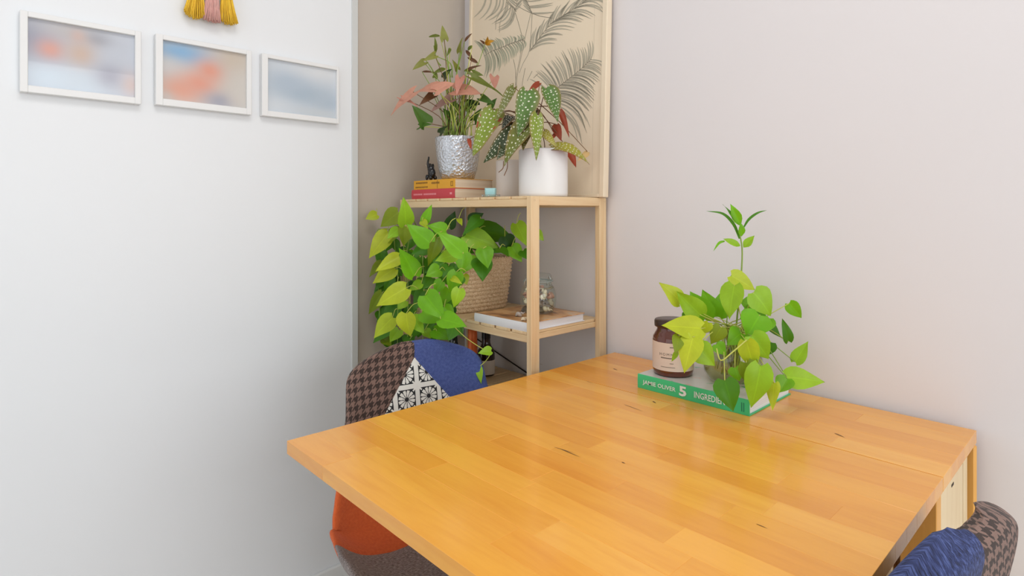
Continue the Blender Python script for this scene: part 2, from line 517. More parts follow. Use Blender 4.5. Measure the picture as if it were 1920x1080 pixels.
pm2 = blurred_print('soft_photo_orange', srgb(206, 196, 186), [
    (.2, .85, .4, .22, srgb(104, 168, 214)), (.02, .55, .2, .2, srgb(206, 206, 206)), (.85, .85, .25, .3, srgb(200, 182, 160)),
    (.55, .6, .17, .2, srgb(226, 138, 102)), (.22, .2, .26, .24, srgb(226, 150, 116)), (.42, .35, .2, .2, srgb(228, 140, 104)),
    (.68, .08, .2, .16, srgb(150, 148, 166)), (.97, .3, .2, .4, srgb(206, 198, 188)), (.03, .02, .1, .12, srgb(206, 190, 180))])
pm3 = blurred_print('soft_photo_sea', srgb(205, 214, 224), [
    (.5, .42, .5, .24, srgb(160, 182, 200)), (.3, .62, .3, .2, srgb(170, 188, 206)), (.9, .3, .25, .18, srgb(172, 190, 206)),
    (.8, .9, .4, .16, srgb(222, 226, 230)), (.1, .1, .3, .2, srgb(212, 220, 228)), (.75, .06, .4, .1, srgb(198, 206, 212))])

def picture(label, xo, yo, inner, mat):
    """xo: (left px, right px); yo: corner heights tl,tr,br,bl; inner: same for the visible print"""
    YF = WALL_L - 0.02
    def rect(xs, ys):
        l, r = xs; tl, tr, br, bl = ys
        A, B, C_, D = onY(l, tl, YF), onY(r, tr, YF), onY(r, br, YF), onY(l, bl, YF)
        return (A.x, B.x, (D.z + C_.z) / 2, (A.z + B.z) / 2)
    x0, x1, z0, z1 = rect(xo, yo)
    i0, i1, j0, j1 = rect(*inner)
    t = thing('picture_frame', label, 'picture', ((x0 + x1) / 2, WALL_L, (z0 + z1) / 2))
    ox, oz = (x0 + x1) / 2, (z0 + z1) / 2
    a0, a1, b0, b1 = x0 - ox, x1 - ox, z0 - oz, z1 - oz
    c0, c1, d0, d1 = i0 - ox, i1 - ox, j0 - oz, j1 - oz
    y0, y1 = -0.02, -0.0005
    box('frame_side', (a0, y0, b0), (c0, y1, b1), M_frame_w, t, bev=0.001)
    box('frame_side', (c1, y0, b0), (a1, y1, b1), M_frame_w, t, bev=0.001)
    box('frame_side', (c0, y0, d1), (c1, y1, b1), M_frame_w, t, bev=0.001)
    box('frame_side', (c0, y0, b0), (c1, y1, d0), M_frame_w, t, bev=0.001)
    bm = bmesh.new()
    uv = bm.loops.layers.uv.new('UVMap')
    vs = [bm.verts.new(p) for p in ((c0, -0.010, d0), (c1, -0.010, d0), (c1, -0.010, d1), (c0, -0.010, d1))]
    f = bm.faces.new(vs)
    for l, w in zip(f.loops, ((0, 0), (1, 0), (1, 1), (0, 1))): l[uv].uv = w
    bm_obj('print', bm, mat, t)
    box('glazing', (c0, -0.0135, d0), (c1, -0.0120, d1), M_pglass, t)
    return t
picture('white framed photo in soft greys, leftmost and largest of three on the white wall', (37, 265), (20, 57, 193, 174), ((52.5, 253.5), (32.5, 65, 178, 164)), pm1)
picture('white framed photo with a blue and orange blur, middle of three on the wall', (292, 472), (64.5, 93, 215, 196.5), ((306, 463), (75, 101, 202.5, 185)), pm2)
picture('white framed pale blue seascape photo, smallest and nearest the grey panel', (491.5, 636), (98.5, 126, 232, 217), ((503, 632), (110, 130, 221, 209)), pm3)

# ================================================================== yarn tassels hanging above the pictures
def yarn(name, c):
    t = NT(name)
    v = t.coord('Object')
    n = t.noise(t.mapping(v, (900, 900, 60)), 1.0, 2)
    t.col(t.ramp(n, [(0.3, scl(c, 0.8)), (0.55, scl(c, 1.15)), (0.8, scl(c, 1.4))]))
    t.rough(0.85)
    return t.m
M_yar_y = yarn('mustard_yarn', srgb(244, 196, 62)); M_yar_p = yarn('dusty_pink_yarn', srgb(220, 170, 162)); M_cord = plain('cotton_cord', (0.8, 0.74, 0.62, 1), 0.9)
YT = WALL_L - 0.022
tb = onY(396, 20, YT)
tassels = thing('tassel_hanging', 'mustard and dusty pink yarn tassels hanging on the white wall above the photos', 'wall hanging', (tb.x, YT, tb.z))
def tassel(pxc, top_w, pxl, pxr, py_bot, mat, rim_up, y_off, seed):
    rr = random.Random(seed)
    bm = bmesh.new()
    cb = onY(pxc, py_bot, YT)
    l, r_ = onY(pxl, py_bot, YT).x, onY(pxr, py_bot, YT).x
    zt = cb.z + 0.10
    xc0 = (l + r_) / 2 * 0.35 + cb.x * 0.65
    for k in range(150):
        f = rr.uniform(-1, 1); g = rr.uniform(-1, 1) * math.sqrt(max(0, 1 - f * f * 0.8))
        xb_ = (l + r_) / 2 + f * (r_ - l) / 2
        yb = g * 0.011 + y_off
        xt = xc0 + f * top_w; yt = g * 0.006 + y_off
        zb = cb.z + rim_up * (f * f) * 0.8 + rr.uniform(-0.002, 0.004)
        p0 = Vector((xt - tb.x, yt, zt - tb.z)); p3 = Vector((xb_ - tb.x, yb, zb - tb.z))
        m1 = p0.lerp(p3, 0.35); m1.x = p0.x + (p3.x - p0.x) * 0.25
        m2 = p0.lerp(p3, 0.7); m2.x = p0.x + (p3.x - p0.x) * 0.6 + rr.uniform(-.001, .001)
        add_tube(bm, [p0, m1, m2, p3], 0.0011, 4)
    o = bm_obj('tassel', bm, mat, tassels, True)
    o['kind'] = 'stuff'
    lathe('tassel_knot', [(0.002, 0.03), (0.009, 0.024), (0.012, 0.012), (0.010, 0.002), (0.011, -0.006)], mat, tassels, 16, loc=(xc0 - tb.x, y_off, zt - tb.z))
    return Vector((xc0 - tb.x, y_off, zt - tb.z + 0.03))
k1 = tassel(372, 0.010, 344, 386, 36, M_yar_y, 0.018, 0.0, 1)
k3 = tassel(420, 0.010, 412, 446, 43, M_yar_y, 0.008, 0.0, 2)
k2 = tassel(398, 0.012, 380, 414, 41, M_yar_p, 0.003, -0.004, 3)
dz = k1.z + 0.05
bm = bmesh.new(); add_tube(bm, [(k1.x - .03, 0, dz), (k3.x + .03, 0, dz)], 0.006, 12)
bm_obj('dowel', bm, M_pine_x, tassels, True)
for q in (k1, k2, k3): tube('cord', [q, (q.x, 0, dz)], 0.0012, M_cord, tassels)
tube('hanging_cord', [(k1.x - .025, 0, dz), ((k1.x + k3.x) / 2, 0.012, dz + .09), (k3.x + .025, 0, dz)], 0.0012, M_cord, tassels)
lathe('nail', [(0.0001, 0), (0.003, 0), (0.003, -0.02)], M_steel, tassels, 10, loc=((k1.x + k3.x) / 2, 0.003, dz + .091), rot=(math.pi / 2, 0, 0))

# ================================================================== big palm print leaning on the wall
M_canvas = plain('cream_paper', srgb(241, 224, 198), 0.7, var=0.025, nscale=14)
M_pframe = wood('bleached_wood_frame', (0.86, 0.73, 0.55, 1), (0.78, 0.62, 0.44, 1), axis=2, rough=0.5, stretch=2, fine=60)
M_ink = plain('grey_ink', srgb(134, 128, 112), 0.8, var=0.25, nscale=60)
M_ink_l = plain('pale_grey_ink', srgb(208, 198, 176), 0.8, var=0.08, nscale=30)
M_inkg = plain('grey_green_wash', srgb(200, 198, 172), 0.8, var=0.08, nscale=30)
PB = Vector((1.262, 0, ST + 0.0005)); PH = 0.80
lean = math.asin((1.288 - 1.262) / PH)
pl, pr = onX(874, 200, 1.27).y, onX(1131.5, 300, 1.262).y
art = thing('palm_print', 'large palm leaf line drawing in a pale wood frame leaning on the wall', 'picture', (1.262, (pl + pr) / 2, ST + 0.0006))
art.rotation_euler = (0, lean, 0)
hw = abs(pl - pr) / 2
FWD = 0.020
# local: x toward the wall, y along the wall (positive = photo left), z up
box('frame_side', (0, -hw, 0), (0.022, -hw + 0.017, PH), M_pframe, art, bev=0.0015)
box('frame_side', (0, hw - 0.012, 0), (0.022, hw, PH), M_pframe, art, bev=0.0015)
box('frame_side', (0, -hw + .017, PH - .016), (0.022, hw - .012, PH), M_pframe, art, bev=0.0015)
box('frame_side', (0, -hw + .017, 0), (0.022, hw - .012, 0.010), M_pframe, art, bev=0.0015)
sheet = box('print', (0.007, -hw + .017, 0.010), (0.012, hw - .012, PH - .016), M_canvas, art)
Minv = (Matrix.Translation(art.location) @ Matrix.Rotation(lean, 4, 'Y')).inverted()
nrm = Matrix.Rotation(lean, 3, 'Y') @ Vector((1, 0, 0))
def onart(px, py, lift=0.0):
    r_ = ray(px, py); o_ = Vector(art.location) + nrm * 0.007
    tt = (o_ - ORG).dot(nrm) / r_.dot(nrm)
    q = Minv @ (ORG + r_ * tt)
    q.x = 0.007 - 0.00025 - lift
    q.y = max(-hw + .018, min(hw - .013, q.y)); q.z = max(0.011, min(PH - .017, q.z))
    return q
def stroke(bm, pts, w0, w1=None, sm=4, lift=0.0):
    """a flat ink ribbon through photo pixels"""
    w1 = w0 if w1 is None else w1
    P = smooth_pts([onart(x, y, lift) for x, y in pts], sm)
    va = []
    for i, p in enumerate(P):
        d = P[min(i + 1, len(P) - 1)] - P[max(0, i - 1)]
        s = Vector((0, -d.z, d.y))
        if s.length < 1e-9: s = Vector((0, 1, 0))
        s.normalize(); w = (w0 + (w1 - w0) * i / (len(P) - 1)) / 2
        va.append((bm.verts.new(p + s * w), bm.verts.new(p - s * w)))
    for (a, b), (c, d) in zip(va, va[1:]): bm.faces.new((a, b, d, c))
def blade(bm, base, tip, bend, wmax, lift=0.0):
    """one leaflet: lens between two pixels, bowed sideways by bend px"""
    bx, by = base; tx, ty = tip
    dx, dy = tx - bx, ty - by; L = math.hypot(dx, dy) or 1
    nx, ny = -dy / L, dx / L
    prev = None
    for i in range(7):
        u = i / 6
        x = bx + dx * u + nx * bend * 4 * u * (1 - u); y = by + dy * u + ny * bend * 4 * u * (1 - u)
        w = wmax * math.sin(math.pi * min(1, 0.08 + u * 0.92)) ** 0.7
        a = bm.verts.new(onart(x + nx * w, y + ny * w, lift)); b = bm.verts.new(onart(x - nx * w, y - ny * w, lift))
        if prev: bm.faces.new((prev[0], prev[1], b, a))
        prev = (a, b)
def zz(x, y): return (870 + x / 5.4, y / 5.4)          # zoom of the print -> photo px
ra = random.Random(21)
def poly_at(pts, t):
    f = t * (len(pts) - 1); i = min(int(f), len(pts) - 2); u = f - i
    a, b = pts[i], pts[i + 1]
    return (a[0] + (b[0] - a[0]) * u, a[1] + (b[1] - a[1]) * u)
def frond(rachis, up, down, n, wash=None):
    """up / down: functions t -> (dx, dy, bend) in px, or None"""
    rc = [zz(*p) for p in rachis]
    inkbm, washbm = bmesh.new(), bmesh.new()
    stroke(inkbm, rc, 0.0022, 0.0012)
    for side in (up, down):
        if side is None: continue
        for k in range(n):
            t = (k + ra.uniform(0.2, 0.8)) / n
            b = poly_at(rc, t)
            dx, dy, bend = side(t)
            dx *= ra.uniform(.85, 1.12); dy *= ra.uniform(.85, 1.12)
            tip = (b[0] + dx, b[1] + dy)
            blade(washbm, b, tip, bend, 1.7)
            L = math.hypot(dx, dy) or 1; nx, ny = -dy / L, dx / L
            mids = [(b[0] + dx * u + nx * bend * 4 * u * (1 - u), b[1] + dy * u + ny * bend * 4 * u * (1 - u)) for u in (0, .33, .66, 1)]
            stroke(inkbm, mids, 0.0014, 0.0004, 3, 0.0002)
            if k % 2 == 0:
                stroke(inkbm, [(x + nx * 1.7, y + ny * 1.7) for x, y in mids[:3]] + [mids[3]], 0.0007, 0.0003, 2, 0.0002)
    w = bm_obj('leaf_wash', washbm, wash or M_ink_l, art)
    i = bm_obj('palm_frond', inkbm, M_ink, art)
    w['kind'] = 'stuff'; i['kind'] = 'stuff'
lerp = lambda a, b, t: a + (b - a) * t
frond([(665, 520), (760, 390), (880, 240), (1000, 160), (1170, 50), (1290, -40)],
      lambda t: (lerp(6, 34, t), lerp(-36, -26, t), -2), lambda t: (lerp(42, 46, t) + 14 * math.sin(math.pi * t), lerp(-14, 14, t), -5 - 6 * t), 22)
frond([(600, 400), (480, 440), (370, 485), (280, 520), (200, 570)],
      lambda t: (lerp(-12, -22, t) + 14 * (1 - t), lerp(-20, -26, t) + 10 * (1 - t), 3), lambda t: (lerp(4, -4, t) + 10 * math.sin(3 * t), lerp(18, 44, t), -4), 22, M_inkg)
frond([(890, 970), (960, 880), (1060, 800), (1170, 710), (1290, 600)],
      lambda t: (lerp(-40, 4, t), lerp(-34, -34, t) - 12 * math.sin(math.pi * t), 3), lambda t: (lerp(70, 26, t), lerp(36, 8, t), -10 * (1 - t) - 2), 28)
frond([(900, 960), (860, 1010), (840, 1080)], None, lambda t: (lerp(76, 60, t), lerp(46, 76, t), -16), 8)
frond([(530, 120), (470, 40), (380, -40), (200, -120)],
      lambda t: (lerp(-30, -26, t), lerp(34, 52, t), -9), None, 11)
frond([(520, 110), (545, -20)], lambda t: (-18, -14, 0), lambda t: (12, -14, 0), 5)
frond([(690, 140), (640, 20), (600, -40)], lambda t: (-16, -14, 0), lambda t: (46, lerp(-2, -14, t), 1), 7)
sb = bmesh.new()
for pts in ([(520, 130), (570, 300), (592, 420), (560, 620), (530, 760), (520, 900)], [(675, 140), (630, 330), (600, 480), (545, 740), (530, 870)],
            [(690, 140), (680, 330), (660, 520), (600, 640), (560, 740)], [(480, 70), (400, 150), (365, 240), (360, 330)], [(505, 130), (470, 230)],
            [(320, 300), (335, 180), (430, 60)], [(685, 135), (610, 100), (540, 60)], [(700, 140), (780, 165), (905, 185)], [(500, 600), (520, 700), (525, 860)],
            [(620, 690), (600, 790), (585, 900)], [(690, 720), (640, 820)], [(750, 745), (705, 790)]):
    stroke(sb, [zz(*p) for p in pts], 0.0018, 0.0014)
o = bm_obj('palm_stem', sb, M_ink, art); o['kind'] = 'stuff'
for (x0, y0), (x1, y1) in (((883, 0), (886, 362)), ((1115, 0), (1110, 362))):
    eb = bmesh.new()
    stroke(eb, [(x0, y0), ((x0 + x1) / 2, (y0 + y1) / 2), (x1, y1)], 0.0007)
    bm_obj('border_line', eb, M_ink_l, art)
# ================================================================== leaves
def leaf_mat(name, vein=1.25, rough=0.38, trans=0.3, spots=0, base=None, var=0.10, rim=None):
    """leaf colour from the leaf's own object colour; paler midrib and faint ribs; light shines through"""
    t = NT(name)
    x, y, z = t.sep(t.coord('UV'))          # x: -1..1 across, y: 0..1 along
    info = t.n('ShaderNodeObjectInfo')
    c = base if base is not None else info.outputs['Color']
    nz = t.noise(t.coord('Object'), 45, 3)
    c = t.mix(t.math('MULTIPLY', nz, 1.0), t.mix(1.0, c, (1 - var * 2, 1 - var * 2, 1 - var * 2, 1), 'MULTIPLY'), t.mix(1.0, c, (1 + var, 1 + var, 1 + var, 1), 'MULTIPLY'))
    ax = t.math('ABSOLUTE', x)
    mid = t.math('LESS_THAN', ax, 0.05)
    rib = t.math('GREATER_THAN', t.math('SINE', t.math('MULTIPLY', t.math('SUBTRACT', y, t.math('MULTIPLY', ax, 0.25)), 44.0)), 0.93)
    f = t.math('MAXIMUM', t.math('MULTIPLY', mid, 0.55), t.math('MULTIPLY', rib, 0.16))
    c = t.mix(f, c, t.mix(1.0, c, (vein, vein, vein, 1), 'MULTIPLY'))
    if spots:
        cmb = t.n('ShaderNodeCombineXYZ')
        t.link(t.math('MULTIPLY', x, 0.24), cmb.inputs[0]); t.link(t.math('ADD', y, t.math('MULTIPLY', info.outputs['Random'], 20.0)), cmb.inputs[1])
        vo = t.voronoi(cmb.outputs[0], spots, rnd=0.55); vo.voronoi_dimensions = '2D'
        dot = t.math('LESS_THAN', vo.outputs['Distance'], 0.18)
        c = t.mix(dot, c, srgb(236, 236, 214))
    if rim is not None:
        e = t.math('POWER', ax, 5.0)
        c = t.mix(t.math('MULTIPLY', e, 0.7), c, rim)
    t.col(c); t.rough(rough)
    t.p.inputs['Specular IOR Level'].default_value = 0.35
    tr = t.n('ShaderNodeBsdfTranslucent')
    t.set(tr.inputs[0], c)
    mx = t.n('ShaderNodeMixShader'); mx.inputs[0].default_value = trans
    t.link(t.p.outputs[0], mx.inputs[1]); t.link(tr.outputs[0], mx.inputs[2]); t.link(mx.outputs[0], t.out.inputs[0])
    return t.m
M_pothos = leaf_mat('lime_pothos_leaf')
M_beg = leaf_mat('spotted_begonia_leaf', spots=11.0, trans=0.15, rim=srgb(150, 120, 70))
M_beg_red = leaf_mat('red_begonia_underside', trans=0.15, base=srgb(168, 72, 48))
M_syn = leaf_mat('pink_arrowhead_leaf', trans=0.25, vein=1.1, var=0.13)
M_stem_g = plain('green_stem', srgb(132, 160, 62), 0.5, var=0.2)
M_stem_y = plain('yellow_green_stem', srgb(190, 196, 90), 0.5, var=0.15)
M_stem_b = plain('brown_stem', srgb(120, 84, 52), 0.6, var=0.25)
M_soil = plain('potting_soil', (0.035, 0.025, 0.018, 1), 0.95, var=0.5, nscale=150, bump=0.8, bscale=120)

PROF = {
 'heart': [(0, .42), (.06, .74), (.16, .96), (.28, 1), (.45, .88), (.62, .64), (.78, .38), (.9, .16), (1, .0)],
 'lance': [(0, .06), (.1, .42), (.25, .85), (.42, 1), (.6, .86), (.78, .52), (.9, .22), (1, .0)],
 'wing':  [(0, .40), (.06, .78), (.16, 1), (.32, .97), (.5, .80), (.68, .56), (.84, .30), (.94, .12), (1, .0)],
 'arrow': [(0, .62), (.06, .9), (.14, 1), (.28, .86), (.45, .70), (.62, .50), (.78, .30), (.9, .13), (1, .0)],
 'blade': [(0, .25), (.15, .7), (.35, 1), (.6, .9), (.8, .6), (.92, .3), (1, .02)],
}
LOBE = {'heart': .10, 'lance': 0.0, 'wing': .10, 'arrow': .24, 'blade': 0.0}
CAMP = ORG
def make_leaf(plant, b, t, width, color, mat, kind='heart', n=None, fold=0.18, curve=0.12, rr=R, under=None, name='leaf'):
    b, t = Vector(b), Vector(t)
    d = t - b; L = d.length; d.normalize()
    if n is None:
        tocam = (CAMP - (b + t) / 2).normalized()
        n = tocam * rr.uniform(0.7, 1.1) + Vector((0, 0, rr.uniform(0.15, 0.6))) + Vector((rr.uniform(-.35, .35), rr.uniform(-.35, .35), 0))
    n = Vector(n); n -= d * n.dot(d)
    if n.length < 1e-4: n = d.orthogonal()
    n.normalize(); s = d.cross(n)
    prof = PROF[kind]; lobe = LOBE[kind]
    W = width / 2
    ph = rr.uniform(0, 6.28); wav = rr.uniform(.01, .035); twist = rr.uniform(-.25, .25)
    asym = rr.choice((-1, 1)) * (0.28 if kind == 'wing' else rr.uniform(0, .06))
    NV = 3
    org = Vector(plant.location)
    bm = bmesh.new(); uvl = bm.loops.layers.uv.new('UVMap')
    def sheet(off, flip, mi):
        rows = []
        for (u, w) in prof:
            row = []
            for j in range(-NV, NV + 1):
                q = j / NV
                hw_ = W * w * (1 + asym * (1 if q > 0 else -1))
                along = u - lobe * abs(q) ** 1.6 * (1 - u) ** 4
                z = fold * abs(q) * hw_ * 2 * (1 - .5 * abs(q)) - curve * L * ((u - .35) ** 2) * 1.6 + wav * L * math.sin(u * 8 + ph + q) * q * q + twist * q * hw_ * u
                p = b + d * (along * L) + s * (q * hw_) + n * (z + off)
                row.append((bm.verts.new(p - org), (q, u)))
            rows.append(row)
        for r0, r1 in zip(rows, rows[1:]):
            for k in range(2 * NV):
                q4 = [r0[k], r0[k + 1], r1[k + 1], r1[k]]
                if flip: q4.reverse()
                f = bm.faces.new([v for v, _ in q4]); f.material_index = mi; f.smooth = True
                for l, (_, w2) in zip(f.loops, q4): l[uvl].uv = w2
    sheet(0, False, 0)
    if under is not None: sheet(-0.0007, True, 1)
    o = bm_obj(name, bm, [mat, under] if under is not None else mat, plant)
    o.color = color
    return o
def stem(plant, pts, r, mat, name='stem', r1=None, sm=4):
    org = Vector(plant.location)
    return tube(name, [Vector(p) - org for p in pts], r, mat, plant, 6, r1, sm)

def jitter_col(c, rr, a=0.10):
    k = 1 + rr.uniform(-a, a); h = rr.uniform(-a, a) * 0.5
    return (min(1, c[0] * (k + h)), min(1, c[1] * k), min(1, c[2] * k), 1)
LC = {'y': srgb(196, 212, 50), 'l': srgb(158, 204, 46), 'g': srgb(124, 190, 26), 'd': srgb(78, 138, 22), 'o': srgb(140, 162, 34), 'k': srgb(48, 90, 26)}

# ================================================================== golden pothos in the woven basket (middle shelf)
BC = Vector((1.140, 1.440, SM))
pothos = thing('trailing_pothos', 'lime green pothos trailing out of the woven basket on the shelf', 'plant', tuple(BC + Vector((0, 0, 0.128))))
rp = random.Random(3)
def front_depth(px, off): return 1.007 / ray(px, 400).x + off
def pleaf(conv, sc, bx, by, tx, ty, w, c, off, fold=0.16, kind='heart'):
    p0 = conv(bx, by); p1 = conv(tx, ty)
    db = min(front_depth(p0[0], off), 1.60 / ray(p0[0], 400).y)
    tilt = rp.uniform(-.035, .012)
    dt = min(front_depth(p0[0], off) + tilt, 1.605 / ray(p1[0], 400).y)
    b = at(*p0, db); t = at(*p1, dt)
    make_leaf(pothos, b, t, w / sc * db / F * 1.24, jitter_col(LC[c], rp), M_pothos, kind, fold=fold, curve=rp.uniform(.05, .2), rr=rp)
    return b
z5 = lambda x, y: (680 + x / 3.725, 370 + y / 3.725)
z3 = lambda x, y: (660 + x / 3.0, 360 + y / 3.0)
A_ = [  # base, tip, width, colour, depth offset from the shelf front
 (100, 120, 20, 150, 62, 'y', -.14), (250, 105, 122, 205, 108, 'o', -.16), (300, 195, 294, 5, 98, 'l', -.22), (180, 250, 42, 425, 105, 'y', -.2),
 (250, 232, 105, 352, 118, 'o', -.15), (255, 415, 88, 515, 88, 'y', -.24), (222, 498, 66, 602, 90, 'y', -.26), (132, 450, 43, 556, 55, 'o', -.16),
 (362, 548, 262, 345, 128, 'g', -.26), (470, 318, 310, 182, 122, 'g', -.22), (303, 632, 90, 757, 124, 'y', -.3), (205, 560, 148, 668, 60, 'd', -.14),
 (135, 668, 35, 822, 74, 'o', -.16), (210, 838, 70, 982, 112, 'y', -.28), (195, 900, 66, 1012, 95, 'd', -.18), (303, 812, 326, 982, 120, 'y', -.32),
 (350, 838, 428, 948, 88, 'l', -.26), (437, 682, 568, 850, 135, 'g', -.3), (415, 800, 572, 868, 118, 'g', -.25), (545, 850, 724, 896, 112, 'g', -.27),
 (495, 925, 615, 990, 90, 'g', -.2), (255, 925, 188, 1012, 80, 'l', -.2), (425, 655, 345, 795, 98, 'd', -.18), (655, 520, 606, 668, 96, 'g', -.2),
 (675, 638, 636, 772, 82, 'l', -.22), (555, 588, 498, 672, 76, 'g', -.22), (538, 505, 440, 548, 92, 'g', -.2), (648, 402, 510, 440, 84, 'l', -.2),
 (700, 392, 522, 232, 112, 'g', -.23), (585, 232, 448, 188, 86, 'g', -.14), (428, 178, 482, 48, 58, 'g', -.15), (415, 165, 455, 215, 46, 'y', -.16),
 (455, 350, 340, 395, 84, 'd', -.14), (525, 285, 458, 485, 84, 'o', -.15), (400, 420, 425, 505, 56, 'd', -.12), (705, 385, 690, 525, 105, 'g', -.12),
 (410, 600, 318, 650, 66, 'l', -.2), (375, 575, 475, 645, 78, 'd', -.16), (432, 930, 482, 985, 58, 'l', -.18), (570, 765, 640, 855, 80, 'g', -.18),
 (300, 722, 240, 782, 66, 'l', -.2), (250, 765, 118, 850, 92, 'd', -.13), (252, 222, 172, 285, 70, 'l', -.18), (298, 205, 288, 342, 86, 'o', -.16),
 (215, 300, 255, 395, 62, 'd', -.12), (180, 770, 90, 870, 70, 'd', -.12), (150, 985, 200, 1040, 60, 'o', -.2), (560, 470, 600, 560, 66, 'd', -.1),
 (330, 990, 290, 1050, 60, 'd', -.18), (620, 560, 690, 600, 40, 'y', -.22),
 (600, 640, 560, 760, 84, 'g', -.16), (690, 560, 660, 640, 60, 'd', -.12), (640, 690, 590, 800, 84, 'd', -.12), (560, 400, 500, 500, 84, 'd', -.12), (150, 560, 90, 640, 64, 'd', -.12),
 (480, 560, 420, 640, 80, 'd', -.14), (600, 480, 540, 580, 84, 'd', -.14), (350, 420, 420, 500, 70, 'd', -.14), (240, 640, 190, 700, 66, 'd', -.16), (520, 1000, 470, 1050, 70, 'd', -.18), (640, 900, 600, 1000, 84, 'd', -.15), (400, 880, 350, 980, 84, 'd', -.18)]
bases = []
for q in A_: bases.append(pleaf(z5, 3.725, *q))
B_ = [(642, 238, 832, 312, 104, 'l', .02), (705, 215, 918, 255, 112, 'd', .1), (722, 148, 622, 238, 86, 'd', .06), (665, 170, 735, 118, 66, 'k', .1),
 (545, 200, 578, 108, 56, 'k', .05), (600, 150, 618, 185, 26, 'y', .02), (925, 178, 982, 302, 74, 'l', .12), (898, 305, 955, 392, 74, 'g', .14),
 (1032, 222, 1079, 275, 46, 'l', .16), (738, 318, 764, 428, 84, 'g', -.02), (730, 378, 738, 498, 100, 'd', .0), (655, 355, 628, 455, 108, 'g', -.04),
 (625, 468, 648, 522, 48, 'y', -.05), (830, 318, 882, 362, 58, 'd', .08), (860, 250, 905, 345, 80, 'k', .14), (600, 300, 690, 345, 60, 'd', .04),
 (500, 225, 440, 180, 70, 'd', .0), (760, 300, 850, 340, 60, 'd', .1), (960, 330, 985, 378, 54, 'd', .15), (620, 250, 700, 330, 80, 'd', .05)]
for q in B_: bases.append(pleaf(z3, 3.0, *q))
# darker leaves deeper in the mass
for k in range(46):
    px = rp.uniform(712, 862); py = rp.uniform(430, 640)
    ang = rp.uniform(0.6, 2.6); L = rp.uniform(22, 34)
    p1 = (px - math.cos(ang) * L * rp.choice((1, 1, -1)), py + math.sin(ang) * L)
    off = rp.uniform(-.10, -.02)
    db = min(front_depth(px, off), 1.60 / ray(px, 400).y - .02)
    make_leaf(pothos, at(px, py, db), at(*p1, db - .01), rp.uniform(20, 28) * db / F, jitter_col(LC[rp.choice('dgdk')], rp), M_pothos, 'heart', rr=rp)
# trailing vines over the front edge
rim_z = SM + 0.160
def vine(pts, r=0.0022):
    return stem(pothos, pts, r, M_stem_g, 'vine', r * .6)
starts = [Vector((1.05, 1.36, rim_z)), Vector((1.04, 1.46, rim_z)), Vector((1.06, 1.52, rim_z)), Vector((1.09, 1.33, rim_z))]
for (px, ys, st) in ((712, (430, 520, 640), 2), (742, (420, 520, 650), 2), (768, (450, 560, 690), 1), (795, (470, 570, 650), 1), (826, (480, 560, 640), 0), (760, (390, 480, 560), 2)):
    P = [BC + Vector((rp.uniform(-.05, .05), rp.uniform(-.05, .05), .125)), starts[st] + Vector((0, 0, .03))]
    for i, y in enumerate(ys):
        off = -.10 - .04 * i
        px_ = px + rp.uniform(-5, 5)
        P.append(at(px_, y, min(front_depth(px_, off), 1.59 / ray(px_, 400).y)))
    vine(P)
# thin stalks from the mass to each leaf
for bb in bases:
    tgt = bb + Vector((rp.uniform(.005, .035), rp.uniform(-.02, .02), rp.uniform(-.012, .035)))
    midp = (bb + tgt) / 2 + Vector((0, 0, .008))
    stem(pothos, [bb, midp, tgt], 0.0010, M_stem_y, 'leaf_stalk', sm=3)
# one long runner with two leaves hanging in front of the bottles
dv = 1.47
run = [(850, 610), (880, 640), (905, 668), (916, 664), (908, 680), (898, 690)]
z4b = lambda x, y: (830 + x / 9.0, 610 + y / 9.0)
make_leaf(pothos, at(*z4b(820, 430), dv), at(*z4b(600, 465), dv - .01), 0.026, LC['l'], M_pothos, rr=rp)
make_leaf(pothos, at(*z4b(610, 700), dv), at(*z4b(650, 985), dv - .02), 0.019, LC['l'], M_pothos, rr=rp)
stem(pothos, [at(845, 606, 1.50), at(872, 632, 1.48), at(898, 650, 1.475), at(*z4b(790, 470), dv), at(*z4b(735, 590), dv), at(*z4b(625, 695), dv)], 0.0011, M_stem_y, 'vine')

# woven basket
t_ = NT('woven_seagrass')
v_ = t_.coord('Object')
f_ = t_.noise(t_.mapping(v_, (240, 240, 340)), 1.0, 3, 0.6)
t_.col(t_.ramp(f_, [(0.25, srgb(166, 126, 88)), (0.5, srgb(226, 192, 152)), (0.75, srgb(246, 226, 198))]))
t_.rough(0.8); M_basket = t_.m
basket = thing('woven_basket', 'square woven seagrass basket holding the trailing pothos', 'basket', tuple(BC + Vector((0, 0, 0.0005))))
def rsq(th, half, n=4.5):
    c, s = math.cos(th), math.sin(th)
    k = half / ((abs(c) ** n + abs(s) ** n) ** (1 / n))
    return k * c, k * s
def basket_sheet(name, inner):
    bm = bmesh.new(); seg = 144; rows = []
    zs = 78; Hh = 0.155
    for i in range(zs + 1):
        z = Hh * i / zs
        half = 0.108 + 0.018 * (z / Hh) ** 0.8
        row_i = i / 6.0
        ring = []
        for k in range(seg):
            th = 2 * math.pi * k / seg
            if inner: h = half - 0.007
            else:
                par = int(row_i) % 2
                strand = abs(math.sin(math.pi * row_i))
                tw = math.sin(th * 36 + math.pi * par + 2.2 * (row_i % 1.0))
                h = half + 0.0045 * strand * (0.55 + 0.45 * tw)
            x, y = rsq(th, h)
            ring.append(bm.verts.new((x, y, z)))
        rows.append(ring)
    if inner: rows = rows[::-1]
    for a, b in zip(rows, rows[1:]):
        for k in range(seg): bm.faces.new((a[k], a[(k + 1) % seg], b[(k + 1) % seg], b[k]))
    if not inner: bm.faces.new(list(reversed(rows[0])))
    return bm_obj(name, bm, M_basket, basket, True)
basket_sheet('woven_wall', False); basket_sheet('lining', True)
bm = bmesh.new()
